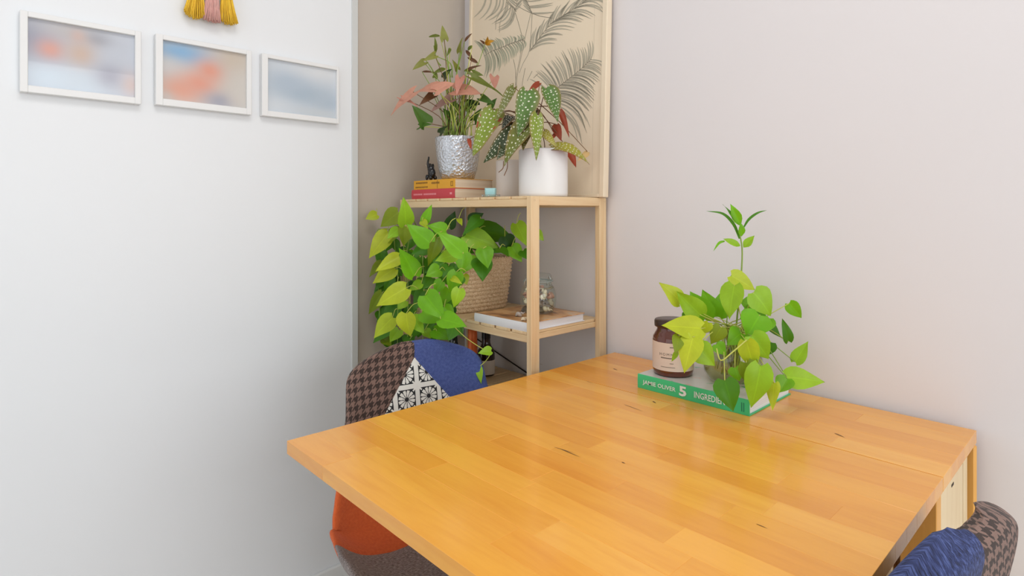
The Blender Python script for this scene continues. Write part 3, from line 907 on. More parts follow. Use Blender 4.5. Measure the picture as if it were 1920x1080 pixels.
for ph in range(3):
    pts = []
    for k in range(97):
        th = 2 * math.pi * k / 96
        x, y = rsq(th, 0.124 + 0.0035 * math.cos(th * 26 + ph * 2.09))
        pts.append((x, y, 0.155 + 0.0035 * math.sin(th * 26 + ph * 2.09)))
    add_tube(bm, pts, 0.0036, 6)
bm_obj('braided_rim', bm, M_basket, basket, True)
bm = bmesh.new(); bm.faces.new([bm.verts.new((*rsq(2 * math.pi * k / 48, 0.117), 0.127)) for k in range(48)])
bm_obj('soil', bm, M_soil, basket)

# ================================================================== plants on the top shelf
# ---- hammered silver pot with pink arrowhead plant
def zs2(x, y): return (720 + x / 4.5, 30 + y / 4.5)
BOOK_T = ST + 0.0575
SP = Vector((1.088, 1.400, BOOK_T))
t_ = NT('hammered_silver_glaze')
v_ = t_.coord('Object')
vo = t_.voronoi(v_, 135, rnd=1.0)
t_.col(t_.mix(t_.noise(v_, 25, 3), (0.52, 0.55, 0.60, 1), (0.78, 0.81, 0.86, 1)))
t_.p.inputs['Metallic'].default_value = 0.7; t_.rough(0.22)
t_.bump(t_.math('ADD', vo.outputs['Distance'], t_.noise(v_, 130, 2)), 0.65, 0.0038)
silver = thing('silver_pot', 'round hammered silver plant pot standing on the two paperbacks', 'plant pot', tuple(SP))
lathe('pot_body', [(0.001, 0.0005), (0.044, 0.0005), (0.050, 0.004), (0.058, 0.030), (0.065, 0.075), (0.0685, 0.112), (0.069, 0.124), (0.0685, 0.127), (0.066, 0.127), (0.063, 0.118), (0.060, 0.105)], t_.m, silver, 56)
lathe('soil', [(0.062, 0.112), (0.03, 0.116), (0.001, 0.117)], M_soil, silver, 24)
syn = thing('pink_arrowhead_plant', 'pink leaved arrowhead plant with wilting shoots in the silver pot', 'plant', tuple(SP + Vector((0, 0, 0.1175))))
rs = random.Random(17)
SC = {'p': srgb(226, 164, 140), 'q': srgb(214, 150, 132), 'm': srgb(190, 150, 140), 'g': srgb(86, 122, 50), 'd': srgb(52, 78, 34), 'o': srgb(150, 152, 72), 'b': srgb(110, 74, 48), 'f': srgb(206, 150, 42), 'a': srgb(112, 124, 46)}
def sleaf(bx, by, tx, ty, w, c, dz=0.0, kind='arrow', fold=0.15, curve=0.15, n=None):
    d0 = 1.76 + dz
    b = at(*zs2(bx, by), d0); t = at(*zs2(tx, ty), d0 + rs.uniform(-.04, .01))
    make_leaf(syn, b, t, w / 4.5 * d0 / F * 1.2, jitter_col(SC[c], rs, .06), M_syn, kind, fold=fold, curve=curve, rr=rs, n=n)
    return b
sb_ = []
UPN = lambda: (CAMP - SP).normalized() * .8 + Vector((rs.uniform(-.2, .2), rs.uniform(-.2, .2), .8))
for q in ((440, 600, 245, 640, 150, 'p', -.05), (440, 625, 592, 552, 130, 'p', -.07), (600, 620, 828, 640, 160, 'p', -.04), (620, 560, 700, 500, 90, 'p', -.03),
          (245, 640, 40, 825, 110, 'p', -.06), (150, 690, 285, 752, 60, 'q', -.05), (345, 900, 243, 750, 140, 'g', -.05), (300, 930, 395, 905, 60, 'g', -.05),
          (575, 700, 385, 795, 120, 'm', -.02), (415, 660, 300, 745, 66, 'b', -.03), (745, 515, 1012, 658, 62, 'a', -.05), (930, 512, 936, 615, 74, 'q', -.01),
          (510, 195, 490, 72, 58, 'o', -.02), (640, 520, 610, 660, 70, 'q', -.05), (337, 388, 238, 452, 60, 'o', -.04), (428, 328, 328, 378, 52, 'o', -.04),
          (636, 305, 652, 185, 52, 'o', 0), (505, 525, 560, 445, 70, 'd', .02), (770, 760, 668, 700, 86, 'd', .02), (470, 990, 530, 925, 66, 'd', -.02),
          (750, 480, 840, 500, 46, 'a', -.02), (620, 450, 580, 370, 44, 'o', 0), (820, 690, 930, 740, 60, 'g', 0), (700, 470, 760, 420, 40, 'a', 0),
          (430, 520, 445, 470, 40, 'a', -.02), (900, 760, 950, 690, 60, 'g', .0), (560, 860, 500, 780, 70, 'g', .01), (760, 880, 820, 780, 70, 'g', .02), (690, 800, 740, 690, 70, 'a', .02), (620, 780, 560, 700, 60, 'g', .02), (820, 900, 860, 820, 60, 'd', .03)):
    bx, by, tx, ty, w, c, dz_ = q
    sb_.append(sleaf(bx, by, tx, ty, w, c, dz_, n=UPN() if c in 'pqm' else None, fold=.1 if c in 'pq' else .2))
# curled narrow shoots
for q in ((470, 165, 372, 170, 22, 'a'), (430, 325, 445, 195, 26, 'a'), (560, 265, 545, 315, 24, 'a'), (680, 215, 735, 142, 18, 'b'), (740, 350, 680, 275, 26, 'b'), (320, 468, 420, 470, 16, 'b'),
          (790, 395, 700, 345, 26, 'b'), (520, 440, 430, 470, 30, 'a'), (690, 460, 800, 410, 20, 'b'), (745, 250, 700, 290, 24, 'a')):
    bx, by, tx, ty, w, c = q
    sb_.append(sleaf(bx, by, tx, ty, w, c, -.01, 'blade', .3, .5))
# dried orange bloom on its stalk
for q in ((850, 235, 925, 205, 34, 'f'), (850, 238, 810, 200, 20, 'b'), (855, 232, 880, 185, 30, 'f'), (850, 235, 905, 240, 26, 'f')):
    bx, by, tx, ty, w, c = q
    sleaf(bx, by, tx, ty, w, c, -.04, 'lance', .3, .2)
stem(syn, [at(*zs2(790, 420), 1.735), at(*zs2(825, 320), 1.725), at(*zs2(852, 238), 1.72)], 0.0011, M_stem_g)
root = SP + Vector((0, 0, .112))
for bb in sb_:
    r0 = root + Vector((rs.uniform(-.03, .03), rs.uniform(-.03, .03), 0))
    m1 = r0.lerp(bb, .45) + Vector((0, 0, .02)); m1.x = lerp(m1.x, r0.x, .4); m1.y = lerp(m1.y, r0.y, .4)
    stem(syn, [r0, m1, bb], 0.0016, rs.choice((M_stem_g, M_stem_g, M_stem_y, M_stem_b)), r1=.0010)
for k in range(22):
    r0 = root + Vector((rs.uniform(-.04, .04), rs.uniform(-.04, .04), 0))
    top = at(*zs2(rs.uniform(520, 800), rs.uniform(560, 760)), 1.76 + rs.uniform(-.03, .03))
    stem(syn, [r0, r0.lerp(top, .5) + Vector((rs.uniform(-.006, .006), 0, .006)), top], 0.0018, rs.choice((M_stem_g, M_stem_y, M_stem_g)), r1=.0012)
for (x0, y0, x1, y1, x2, y2) in ((590, 980, 560, 560, 505, 190), (640, 980, 600, 600, 650, 300), (560, 520, 540, 400, 515, 250), (575, 520, 560, 400, 430, 335), (430, 500, 400, 440, 350, 370), (480, 420, 445, 370, 420, 250)):
    stem(syn, [at(*zs2(x0, y0), 1.76), at(*zs2(x1, y1), 1.755), at(*zs2(x2, y2), 1.75)], 0.0022, M_stem_g, r1=.0012)

# ---- white pot with spotted begonia
M_ceramic = plain('white_ceramic', (0.86, 0.85, 0.84, 1), 0.4, var=0.015, nscale=6)
M_cream = plain('cream_ceramic', (0.84, 0.76, 0.68, 1), 0.45, var=0.02, nscale=6)
WP = Vector((1.137, 1.0895, ST))
wpot = thing('white_pot', 'plain white cylinder pot with the spotted begonia', 'plant pot', tuple(WP + Vector((0, 0, .0005))))
lathe('pot_body', [(0.001, 0), (0.062, 0), (0.0655, 0.003), (0.066, 0.01), (0.066, 0.1245), (0.0645, 0.1265), (0.0625, 0.1245), (0.062, 0.10)], M_ceramic, wpot, 64)
lathe('soil', [(0.0622, 0.112), (0.03, 0.117), (0.001, 0.118)], M_soil, wpot, 24)
cp = Vector((1.178, 1.252, ST))
cpot = thing('cream_pot', 'cream cylinder pot half hidden behind the spotted begonia leaves', 'plant pot', tuple(cp + Vector((0, 0, .0005))))
lathe('pot_body', [(0.001, 0), (0.047, 0), (0.050, 0.003), (0.0505, 0.01), (0.0505, 0.108), (0.049, 0.110), (0.0475, 0.108), (0.047, 0.09)], M_cream, cpot, 48)
lathe('soil', [(0.0475, 0.096), (0.001, 0.099)], M_soil, cpot, 20)
beg = thing('spotted_begonia', 'begonia with white spotted angel wing leaves and red undersides in the white pot', 'plant', tuple(WP + Vector((0, 0, .119))))
rb = random.Random(29)
zb = lambda x, y: (860 + x / 4.1556, 130 + y / 4.1556)
BG = {'g': srgb(96, 132, 62), 'l': srgb(140, 160, 62), 'o': srgb(118, 126, 58), 'd': srgb(62, 80, 44), 'k': srgb(34, 44, 32), 'r': srgb(172, 76, 50), 'p': srgb(222, 190, 130), 'y': srgb(168, 162, 56)}
bb_ = []
for (bx, by, tx, ty, w, c, dz_) in ((528, 165, 458, 520, 150, 'g', -.04), (680, 145, 778, 402, 120, 'g', -.03), (622, 355, 614, 700, 92, 'l', -.08), (432, 140, 285, 405, 62, 'o', .02),
        (262, 308, 100, 655, 165, 'l', .04), (435, 445, 190, 722, 135, 'd', .0), (585, 385, 335, 735, 165, 'o', -.05), (398, 362, 335, 452, 80, 'k', .02),
        (600, 310, 420, 440, 120, 'd', .01), (668, 478, 760, 592, 62, 'y', -.05), (560, 420, 500, 620, 90, 'o', -.02), (300, 330, 210, 520, 110, 'o', .05), (395, 540, 300, 690, 100, 'd', .01)):
    d0 = 1.56 + dz_
    b = at(*zb(bx, by), d0); t = at(*zb(tx, ty), d0 + rb.uniform(-.05, -.01))
    make_leaf(beg, b, t, w / 4.1556 * d0 / F * 1.25, jitter_col(BG[c], rb, .06), M_beg, 'wing', fold=.16, curve=.14, rr=rb, under=M_beg_red)
    bb_.append(b)
# arching leaf over the right rim
b, t = at(*zb(725, 575), 1.53), at(*zb(1030, 640), 1.50)
make_leaf(beg, b, t, .048, BG['y'], M_beg, 'wing', n=Vector((-.55, -.5, 1.0)), fold=.1, curve=.55, rr=rb, under=M_beg_red)
for (bx, by, tx, ty, w, c) in ((632, 105, 540, 182, 52, 'r'), (785, 318, 862, 528, 50, 'r'), (765, 430, 800, 552, 76, 'r'), (745, 500, 725, 545, 40, 'r'), (852, 628, 912, 762, 64, 'r'), (1002, 640, 928, 708, 50, 'p'), (85, 540, 100, 625, 34, 'r')):
    d0 = 1.59
    make_leaf(beg, at(*zb(bx, by), d0), at(*zb(tx, ty), d0 - .02), w / 4.1556 * d0 / F, jitter_col(BG[c], rb, .08), M_syn, 'wing', fold=-.15, rr=rb)
    bb_.append(at(*zb(bx, by), d0))
rw = WP + Vector((0, 0, .113))
cane = [rw, at(*zb(590, 420), 1.57), at(*zb(610, 250), 1.57), at(*zb(600, 165), 1.57)]
stem(beg, cane, 0.0032, M_stem_g, 'cane', .0018)
stem(beg, [rw + Vector((.01, .02, 0)), at(*zb(520, 420), 1.59), at(*zb(420, 330), 1.60), at(*zb(330, 330), 1.61)], 0.003, M_stem_b, 'cane', .0016)
for bb in bb_:
    r0 = at(*zb(rb.uniform(585, 615), rb.uniform(230, 560)), 1.57)
    stem(beg, [r0, r0.lerp(bb, .5) + Vector((0, 0, .006)), bb], 0.0015, M_stem_b, 'leaf_stalk', r1=.001)
for k in range(6):
    r0 = rw + Vector((rb.uniform(-.04, .04), rb.uniform(-.04, .04), 0))
    stem(beg, [r0, r0 + Vector((rb.uniform(-.01, .01), rb.uniform(-.01, .01), .03)), at(*zb(600 + rb.uniform(-60, 80), 470), 1.57)], 0.0018, M_stem_b, r1=.001)
stem(beg, [at(*zb(350, 715), 1.53), at(*zb(345, 770), 1.525), at(*zb(312, 802), 1.52)], .0012, M_stem_b, 'dry_twig')
stem(beg, [at(*zb(380, 720), 1.53), at(*zb(378, 770), 1.525), at(*zb(354, 828), 1.52)], .0012, M_stem_b, 'dry_twig')
# ================================================================== books
M_pages = NT('page_block'); _v = M_pages.coord('Object')
_f = M_pages.noise(M_pages.mapping(_v, (3, 3, 900)), 1.0, 2)
M_pages.col(M_pages.ramp(_f, [(.3, srgb(214, 190, 158)), (.7, srgb(240, 224, 200))])); M_pages.rough(.8); M_pages_c = M_pages.m
_t = NT('white_page_block'); _f = _t.noise(_t.mapping(_t.coord('Object'), (3, 3, 900)), 1.0, 2)
_t.col(_t.ramp(_f, [(.3, srgb(220, 222, 228)), (.7, srgb(246, 246, 248))])); _t.rough(.7); M_pages_w = _t.m
def book(name, label, lo, hi, cover, pages, cover_top=None, round_spine=0.0, ct=0.0012, group=None):
    """lies flat; spine on the -x side"""
    lo, hi = Vector(lo), Vector(hi)
    c = Vector(((lo.x + hi.x) / 2, (lo.y + hi.y) / 2, lo.z + 0.0002))
    t = thing(name, label, 'book', tuple(c), group=group)
    a, b = lo - c, hi - c
    a.z = 0; b.z = hi.z - lo.z - 0.0002
    box('pages', (a.x + ct * 1.2, a.y + ct * 1.5, ct), (b.x - ct * 1.5, b.y - ct * 1.5, b.z - ct), pages, t)
    box('back_cover', (a.x + ct, a.y, 0), (b.x, b.y, ct), cover, t, bev=.0002)
    box('front_cover', (a.x + ct, a.y, b.z - ct), (b.x, b.y, b.z), cover_top or cover, t, bev=.0002)
    bm = bmesh.new()
    n = 10; ring = []
    for i in range(n + 1):
        u = i / n
        x = a.x - round_spine * (1 - (2 * u - 1) ** 2)
        ring.append((x, u * b.z))
    vo_ = []
    for y in (a.y, b.y):
        vo_.append(([bm.verts.new((x, y, z)) for x, z in ring], [bm.verts.new((x + ct, y, z)) for x, z in ring]))
    (o0, i0), (o1, i1) = vo_
    for k in range(n):
        bm.faces.new((o0[k], o0[k + 1], o1[k + 1], o1[k])); bm.faces.new((i0[k], i1[k], i1[k + 1], i0[k + 1]))
        bm.faces.new((o0[k], i0[k], i0[k + 1], o0[k + 1])); bm.faces.new((o1[k], o1[k + 1], i1[k + 1], i1[k]))
    bm.faces.new((o0[0], o1[0], i1[0], i0[0])); bm.faces.new((o0[n], i0[n], i1[n], o1[n]))
    bmesh.ops.recalc_face_normals(bm, faces=bm.faces)
    t['_a'] = tuple(a); t['_b'] = tuple(b)
    bm_obj('spine', bm, cover, t)
    return t, a, b
def print_bars(name, t, x, spans, mat):
    """tiny unreadable print on a spine: spans of (y0, y1, z0, z1)"""
    bm = bmesh.new()
    for (y0, y1, z0, z1) in spans:
        add_box(bm, (x - .00025, y0, z0), (x, y1, z1))
    return bm_obj(name, bm, mat, t)
rk = random.Random(8)
M_red = plain('red_cover', srgb(204, 66, 76), .45, var=.06, nscale=20)
M_yel = plain('yellow_cover', srgb(232, 168, 44), .45, var=.06, nscale=20)
M_pinkp = plain('pink_print', srgb(238, 150, 156), .5); M_brnp = plain('ochre_print', srgb(150, 104, 36), .5)
red, a, b = book('paperback_book', 'red spined paperback lying on the shelf under the yellow one', (1.020, 1.326, ST), (1.152, 1.546, ST + .029), M_red, M_pages_c, round_spine=.002, group='two paperbacks stacked on the top shelf')
sp = []
y = b.y - .012
for grp in (10, 14):
    for k in range(grp):
        w = rk.uniform(.0028, .0045); sp.append((y - w, y, .0115, .0165)); y -= w + .0012
    y -= .006
sp.append((a.y + .012, a.y + .022, .011, .017))
print_bars('spine_print', red, a.x - .0018, sp, M_pinkp)
yel, a, b = book('paperback_book', 'yellow spined paperback on top of the red one under the silver pot', (1.023, 1.330, ST + .0292), (1.168, 1.540, ST + .057), M_yel, M_pages_c, group='two paperbacks stacked on the top shelf')
sp = []
for (y0, y1, z0, z1) in ((b.y - .075, b.y - .012, .017, .0225), (b.y - .075, b.y - .010, .0045, .009), (b.y - .135, b.y - .095, .015, .021)):
    y = y1
    while y > y0:
        w = rk.uniform(.002, .0045); sp.append((max(y0, y - w), y, z0 + rk.uniform(0, .001), z1)); y -= w + .0014
sp += [(a.y + .010, a.y + .020, .006, .0075), (a.y + .010, a.y + .012, .006, .02), (a.y + .018, a.y + .020, .006, .02), (a.y + .010, a.y + .020, .0185, .02)]
sp += [(a.y + .085, a.y + .0868, .002, .026)]
print_bars('spine_print', yel, a.x - .0003, sp, M_brnp)

# black elephant figurine with raised trunk on the yellow book
M_blk = plain('black_resin', (0.012, 0.011, 0.012, 1), .22, var=.3)
EP = onX(808, 332, 1.043); EP.z = BOOK_T
ele = thing('elephant_figurine', 'small black elephant figurine with raised trunk beside the silver pot', 'figurine', (EP.x, EP.y, BOOK_T + .0003), 0.0)
def blob(name, parts, mat, parent, sub=2, joint=0.0):
    """rounded body: several overlapping ellipsoids fused by remesh"""
    bm = bmesh.new()
    for (c, r_) in parts:
        m = Matrix.Translation(c) @ Matrix.Diagonal((*r_, 1))
        bmesh.ops.create_icosphere(bm, subdivisions=sub, radius=1.0, matrix=m)
    o = bm_obj(name, bm, mat, parent, True)
    return o
# faces photo-left (+y); sits upright
E = [((0, -.004, .022), (.012, .0135, .018)), ((0, .000, .034), (.011, .012, .014)), ((0, .006, .044), (.0085, .009, .009))]
for sx in (-1, 1):
    E += [((sx * .008, .010, .009), (.0045, .0055, .009)), ((sx * .009, -.010, .0075), (.005, .0065, .0075))]
body = blob('body', E, M_blk, ele)
rm = body.modifiers.new('fuse', 'REMESH'); rm.mode = 'VOXEL'; rm.voxel_size = .0012; rm.use_smooth_shade = True
tube('trunk', [(0, .012, .044), (0, .0165, .048), (0, .0155, .058), (0, .012, .068), (0, .0125, .073)], .0042, M_blk, ele, 8, .0022, 4)
for sx in (-1, 1):
    blob('ear', [((sx * .009, .002, .044), (.0025, .006, .008))], M_blk, ele, 2)
    tube('tusk', [(sx * .004, .013, .043), (sx * .0045, .018, .045), (sx * .0045, .020, .049)], .0011, M_pages_c, ele, 6, .0004, 3)

# small pale blue box candle on a clear glass dish
TP = onX(920, 366, 1.040)
M_aqua = plain('pale_aqua_glaze', srgb(172, 218, 220), .35, var=.04)
M_clear = glass('clear_dish_glass', (.95, .98, .98, 1), .14, .03, .12, (.85, .9, .9, 1))
dish = thing('glass_dish', 'small clear glass dish under the pale blue cup on the top shelf', 'dish', (TP.x, TP.y, ST + .0003))
lathe('bowl', [(.012, .0), (.019, .0), (.022, .003), (.027, .0065), (.0268, .0072), (.0215, .004), (.0185, .0015), (.001, .0015)], M_clear, dish, 32)
M_chr = plain('chrome_bead', (.6, .6, .62, 1), .12, 1.0)
for k in range(7):
    th = 2 * math.pi * k / 7 + .2
    blob('bead', [((.0245 * math.cos(th), .0245 * math.sin(th), .0032), (.0024, .0024, .0024))], M_chr, dish, 1)
cup = thing('square_cup', 'tiny pale blue square cup sitting in a glass dish', 'cup', (TP.x, TP.y, ST + .0022), math.radians(40))
bm = bmesh.new()
rings = []
for (h, z) in ((.0125, 0), (.0140, .002), (.0150, .021), (.0150, .0225), (.0132, .0225), (.0122, .006)):
    rings.append([bm.verts.new((*rsq(2 * math.pi * k / 32, h, 7), z)) for k in range(32)])
for p, q in zip(rings, rings[1:]):
    for k in range(32): bm.faces.new((p[k], p[(k + 1) % 32], q[(k + 1) % 32], q[k]))
bm.faces.new(list(reversed(rings[0]))); bm.faces.new(rings[-1])
bm_obj('cup_body', bm, M_aqua, cup, True)

# ================================================================== middle shelf: photo book, jar of shells
_t = NT('sandy_photo_cover')
_v = _t.coord('Object')
_f = _t.noise(_t.mapping(_v, (18, 9, 1), rot=(0, 0, .5)), 1.0, 4, .6, 1.2)
_t.col(_t.ramp(_f, [(.30, srgb(74, 48, 36)), (.42, srgb(176, 120, 74)), (.55, srgb(222, 170, 112)), (.7, srgb(214, 186, 158))])); _t.rough(.3); M_sand = _t.m
M_whitecov = plain('white_cover', (.82, .82, .85, 1), .4, var=.02)
pb, a, b = book('photo_book', 'white hardback photo book with a sandy cover on the middle shelf', (1.012, 1.024, SM), (1.232, 1.228, SM + .0225), M_whitecov, M_pages_w, M_sand, .0015, .002)
JP = Vector((1.140, 1.1115, SM + .0228))
M_jar = glass('clear_jar_glass', (.96, .985, .98, 1), .10, .02)
jar = thing('glass_jar', 'clear clip top glass jar filled with seashells standing on the photo book', 'jar', tuple(JP))
lathe('jar_body', [(.001, 0), (.030, 0), (.040, .003), (.048, .018), (.050, .035), (.049, .052), (.045, .066), (.040, .074), (.036, .079), (.0365, .086), (.0345, .086), (.034, .080), (.038, .073), (.043, .065), (.047, .051), (.048, .035), (.046, .019), (.038, .005), (.001, .003)], M_jar, jar, 48)
lathe('lid', [(.0365, .087), (.040, .088), (.040, .093), (.037, .095), (.0365, .101), (.033, .106), (.020, .108), (.001, .1085)], M_jar, jar, 48)
M_seal = glass('rubber_seal', (.8, .85, .83, 1), .1, .2, .55, (.42, .46, .44, 1))
lathe('seal_ring', [(.037, .0845), (.041, .0855), (.041, .088), (.037, .0885)], M_seal, jar, 48)
M_wire = plain('clip_wire', (.55, .56, .56, 1), .25, .9)
tube('clip_wire', [(-.041, -.006, .070), (-.046, -.006, .082), (-.044, 0, .096), (-.046, .006, .082), (-.041, .006, .070)], .0011, M_wire, jar, 6, sm=4)
tube('clip_wire', [(.041, -.006, .070), (.045, -.004, .086), (.043, 0, .096), (.045, .004, .086), (.041, .006, .070)], .0011, M_wire, jar, 6, sm=4)
_sm = [plain('cream_shell', srgb(232, 216, 186), .5, var=.12, nscale=80), plain('pink_brown_shell', srgb(196, 146, 124), .5, var=.2, nscale=90), plain('grey_shell', srgb(186, 176, 168), .5, var=.2, nscale=90)]
def shell_mesh(kind, s, seed):
    rr = random.Random(seed); bm = bmesh.new()
    if kind == 'scallop':
        n, m = 18, 6; rows = []
        for i in range(m + 1):
            v = i / m
            rows.append([bm.verts.new((s * v * math.sin(-1.05 + 2.1 * k / n) * (1 + .05 * math.cos(k * math.pi)), s * (v * math.cos(-1.05 + 2.1 * k / n) - .5), s * .42 * math.sin(v * 2.3) * (1 + .12 * math.cos(k * math.pi)))) for k in range(n + 1)])
        for p, q in zip(rows[1:], rows[2:]):
            for k in range(n): bm.faces.new((p[k], p[k + 1], q[k + 1], q[k]))
        bmesh.ops.solidify(bm, geom=list(bm.faces), thickness=s * .06)
    else:
        n, seg = 30, 10; rings = []
        for i in range(n + 1):
            u = i / n; th = u * 5.2 * math.pi; rad = s * .42 * (1 - u) ** 1.1; tr = s * .34 * (1 - u) ** .9 + .0003
            c = Vector((rad * math.cos(th) * .5, rad * math.sin(th) * .5, s * (u * 1.3 - .4)))
            e = Vector((math.cos(th), math.sin(th), 0))
            rings.append([bm.verts.new(c + e * tr * math.cos(2 * math.pi * k / seg) + Vector((0, 0, 1)) * tr * math.sin(2 * math.pi * k / seg)) for k in range(seg)])
        for p, q in zip(rings, rings[1:]):
            for k in range(seg): bm.faces.new((p[k], p[(k + 1) % seg], q[(k + 1) % seg], q[k]))
        bm.faces.new(list(reversed(rings[0]))); bm.faces.new(rings[-1])
    return bm
rj = random.Random(31)
layers = [(.013, 3, .014, 0), (.0135, 6, .034, 0), (.030, 2, .010, 0), (.0315, 8, .0355, 0), (.047, 8, .034, 1), (.047, 3, .013, 1), (.061, 6, .028, 1), (.062, 1, .0, 1)]
for (z, n, rad, tone) in layers:
    for k in range(n):
        th = 2 * math.pi * k / n + z * 40
        s = .0175 if rad > .005 else .015
        kind = rj.choice(('scallop', 'snail', 'snail'))
        bm = shell_mesh(kind, s, rj.randrange(99))
        tone_name = ('cream', 'pinkish brown', 'grey')
        ti = rj.choice((0, 0, 2)) if tone == 0 else rj.choice((1, 1, 0))
        o = bm_obj('seashell', bm, _sm[ti], None, True, loc=JP + Vector((rad * math.cos(th), rad * math.sin(th), z)), rot=(rj.uniform(0, 6), rj.uniform(0, 6), rj.uniform(0, 6)))
        tag(o, '%s seashell inside the glass jar' % ('small ' + tone_name[ti]), 'seashell', '%s seashells in the glass jar' % tone_name[ti])
# shells lying loose on the photo book
for (px, py, s, ti, lab) in ((975, 588, .017, 2, 'silvery grey seashell lying on the photo book beside the jar'), (984, 597, .013, 0, 'cream seashell lying on the photo book in front of the jar')):
    p = onZ(px, py, SM + .0235 + s * .45)
    o = bm_obj('seashell', shell_mesh('snail', s, 4), _sm[ti], None, True, loc=p, rot=(1.2, .4, .9))
    zmin = min((o.rotation_euler.to_matrix() @ v.co).z for v in o.data.vertices)
    o.location.z = SM + .0228 - zmin
    tag(o, lab, 'seashell')

# ================================================================== bottles on the lower shelf
def bottle_glass(name, c):
    t = NT(name); t.col(t.mix(t.noise(t.coord('Object'), 20), scl(c, .8), scl(c, 1.2))); t.rough(.08)
    t.p.inputs['Coat Weight'].default_value = .5
    return t.m
M_bg = bottle_glass('dark_green_bottle', (.010, .016, .012, 1)); M_bb = bottle_glass('dark_red_bottle', (.028, .008, .007, 1))
M_foil = plain('orange_foil', srgb(214, 104, 44), .35, .25, var=.15, nscale=80, bump=.3, bscale=150)
M_lab = plain('cream_label', srgb(224, 216, 206), .6, var=.03); M_lab2 = plain('pale_blue_label', srgb(196, 204, 220), .6, var=.03)
def bottle(label, P, r, h, neck, sh0, sh1, glassm, cap=None, lab=None, labm=M_lab, captop=None):
    t = thing('wine_bottle', label, 'bottle', (P.x, P.y, SB + .0005), group='bottles on the lower shelf')
    lathe('bottle_body', [(.001, .004), (r * .7, 0), (r * .95, .002), (r, .008), (r, sh0), (r * .93, sh0 + (sh1 - sh0) * .4), (neck * 1.25, sh1 - .004), (neck, sh1 + .006), (neck * .95, h - .012), (neck * 1.1, h - .010), (neck * 1.1, h - .002), (.001, h)], glassm, t, 32)
    if cap: lathe('foil_capsule', [(cap[2], cap[0]), (cap[3], (cap[0] + cap[1]) / 2), (cap[4], cap[1] - .002), (.001, cap[1] + .0005)], cap[5], t, 28)
    if lab: lathe('bottle_label', [(r + .0004, lab[0]), (r + .0004, lab[1])], labm, t, 40)
    return t
pA, pB, pC = onX(886, 640, 1.125), onX(911.5, 640, 1.205), onX(850, 640, 1.12)
bottle('dark sparkling wine bottle with an orange foil neck on the lower shelf', pA, .030, .186, .0125, .062, .092, M_bg, (.083, .186, .0155, .0145, .0135, M_foil), (.012, .05))
bottle('dark red glass bottle with a cream label near the wall under the middle shelf', pB, .0275, .186, .0135, .070, .098, M_bb, (.118, .187, .0142, .0142, .0142, M_blk), (.008, .052))
bottle('dark bottle with a pale blue neck band behind the blue chair patch', pC, .030, .186, .0135, .075, .105, M_bg, (.130, .142, .0148, .0146, .0143, M_lab2), (.012, .05), M_lab2)

# ================================================================== things on the table
GB0, GB1 = Vector((1.072, .492, TZ)), Vector((1.264, .741, TZ + .0302))
M_green = plain('emerald_cover', srgb(66, 196, 130), .4, var=.03, nscale=12)
_t = NT('white_cover_with_green_shapes'); _v = _t.coord('Object')
_n = _t.noise(_t.mapping(_v, (26, 26, 1)), 1.0, 2)
_t.col(_t.ramp(_n, [(.30, srgb(70, 190, 130)), (.36, srgb(208, 204, 198)), (.62, srgb(210, 206, 200)), (.68, srgb(222, 190, 180))])); _t.rough(.25); M_gtop = _t.m
gb, a, b = book('cookbook', 'hardback cookbook with an emerald green spine lying on the table', GB0, GB1, M_green, M_pages_w, M_gtop, .0008, .0022)
M_wprint = plain('white_print', (.85, .86, .83, 1), .5); M_dprint = plain('dark_green_print', srgb(30, 120, 96), .5)
xs = a.x - .0009
def spine_text(txt, y, size, m, bold=0, squash=1.0):
    # reads along -y when seen from -x
    return lettering('spine_lettering', txt, size, m, gb, frame_matrix((xs - .0006, y, .0150), (0, -1, 0), (0, 0, 1)), 'LEFT', .0001, bold, squash)
ypx = lambda px: onX(px, 720, 1.071).y - gb.location.y
spine_text('JAMIE OLIVER', ypx(1206), .0122, M_wprint, .0001, 1.08)
spine_text('5', ypx(1273), .027, M_wprint, .0009, 1.35)
spine_text('INGREDIENTS', ypx(1301), .0175, M_wprint, .0002, .74)
print_bars('publisher_mark', gb, xs - .0002, [(a.y + .010, a.y + .0115, .006, .023), (a.y + .014, a.y + .0155, .006, .023)], M_dprint)

# amber candle jar
CP = Vector((1.131, .690, GB1.z + .0002))
M_amber = NT('amber_glass'); M_amber.col(M_amber.mix(M_amber.noise(M_amber.coord('Object'), 15), srgb(96, 38, 18), srgb(132, 58, 28))); M_amber.rough(.08)
M_amber.p.inputs['Transmission Weight'].default_value = .35; M_amber.p.inputs['Coat Weight'].default_value = .6; M_amber = M_amber.m
candle = thing('candle_jar', 'amber glass candle jar with a cream label standing on the cookbook', 'candle', tuple(CP))
lathe('jar_body', [(.001, .002), (.036, 0), (.0415, .003), (.0432, .010), (.0435, .030), (.0435, .074), (.0425, .082), (.038, .090), (.0345, .096), (.0335, .102)], M_amber, candle, 48)
M_lid = plain('dark_bronze_lid', (.055, .030, .022, 1), .3, .3, var=.2)
lathe('lid', [(.0375, .1025), (.0395, .1035), (.0400, .108), (.0400, .115), (.0385, .118), (.001, .1185)], M_lid, candle, 48)
M_clab = plain('blush_label', srgb(226, 206, 192), .6, var=.02)
lathe('label', [(.04385, .014), (.04385, .0735)], M_clab, candle, 64)
M_tprint = plain('grey_print', srgb(120, 108, 98), .6)
def curved_text(txt, th0, z, size, m, step):
    for i, ch in enumerate(txt):
        if ch == ' ': continue
        th = th0 + i * step
        n = Vector((math.cos(th), math.sin(th), 0)); x = Vector((-math.sin(th), math.cos(th), 0))
        lettering('label_letter', ch, size, m, candle, frame_matrix(n * .0441 + Vector((0, 0, z)), x, (0, 0, 1)), 'CENTER', .00005)
face = math.atan2(-CP.y, -CP.x)
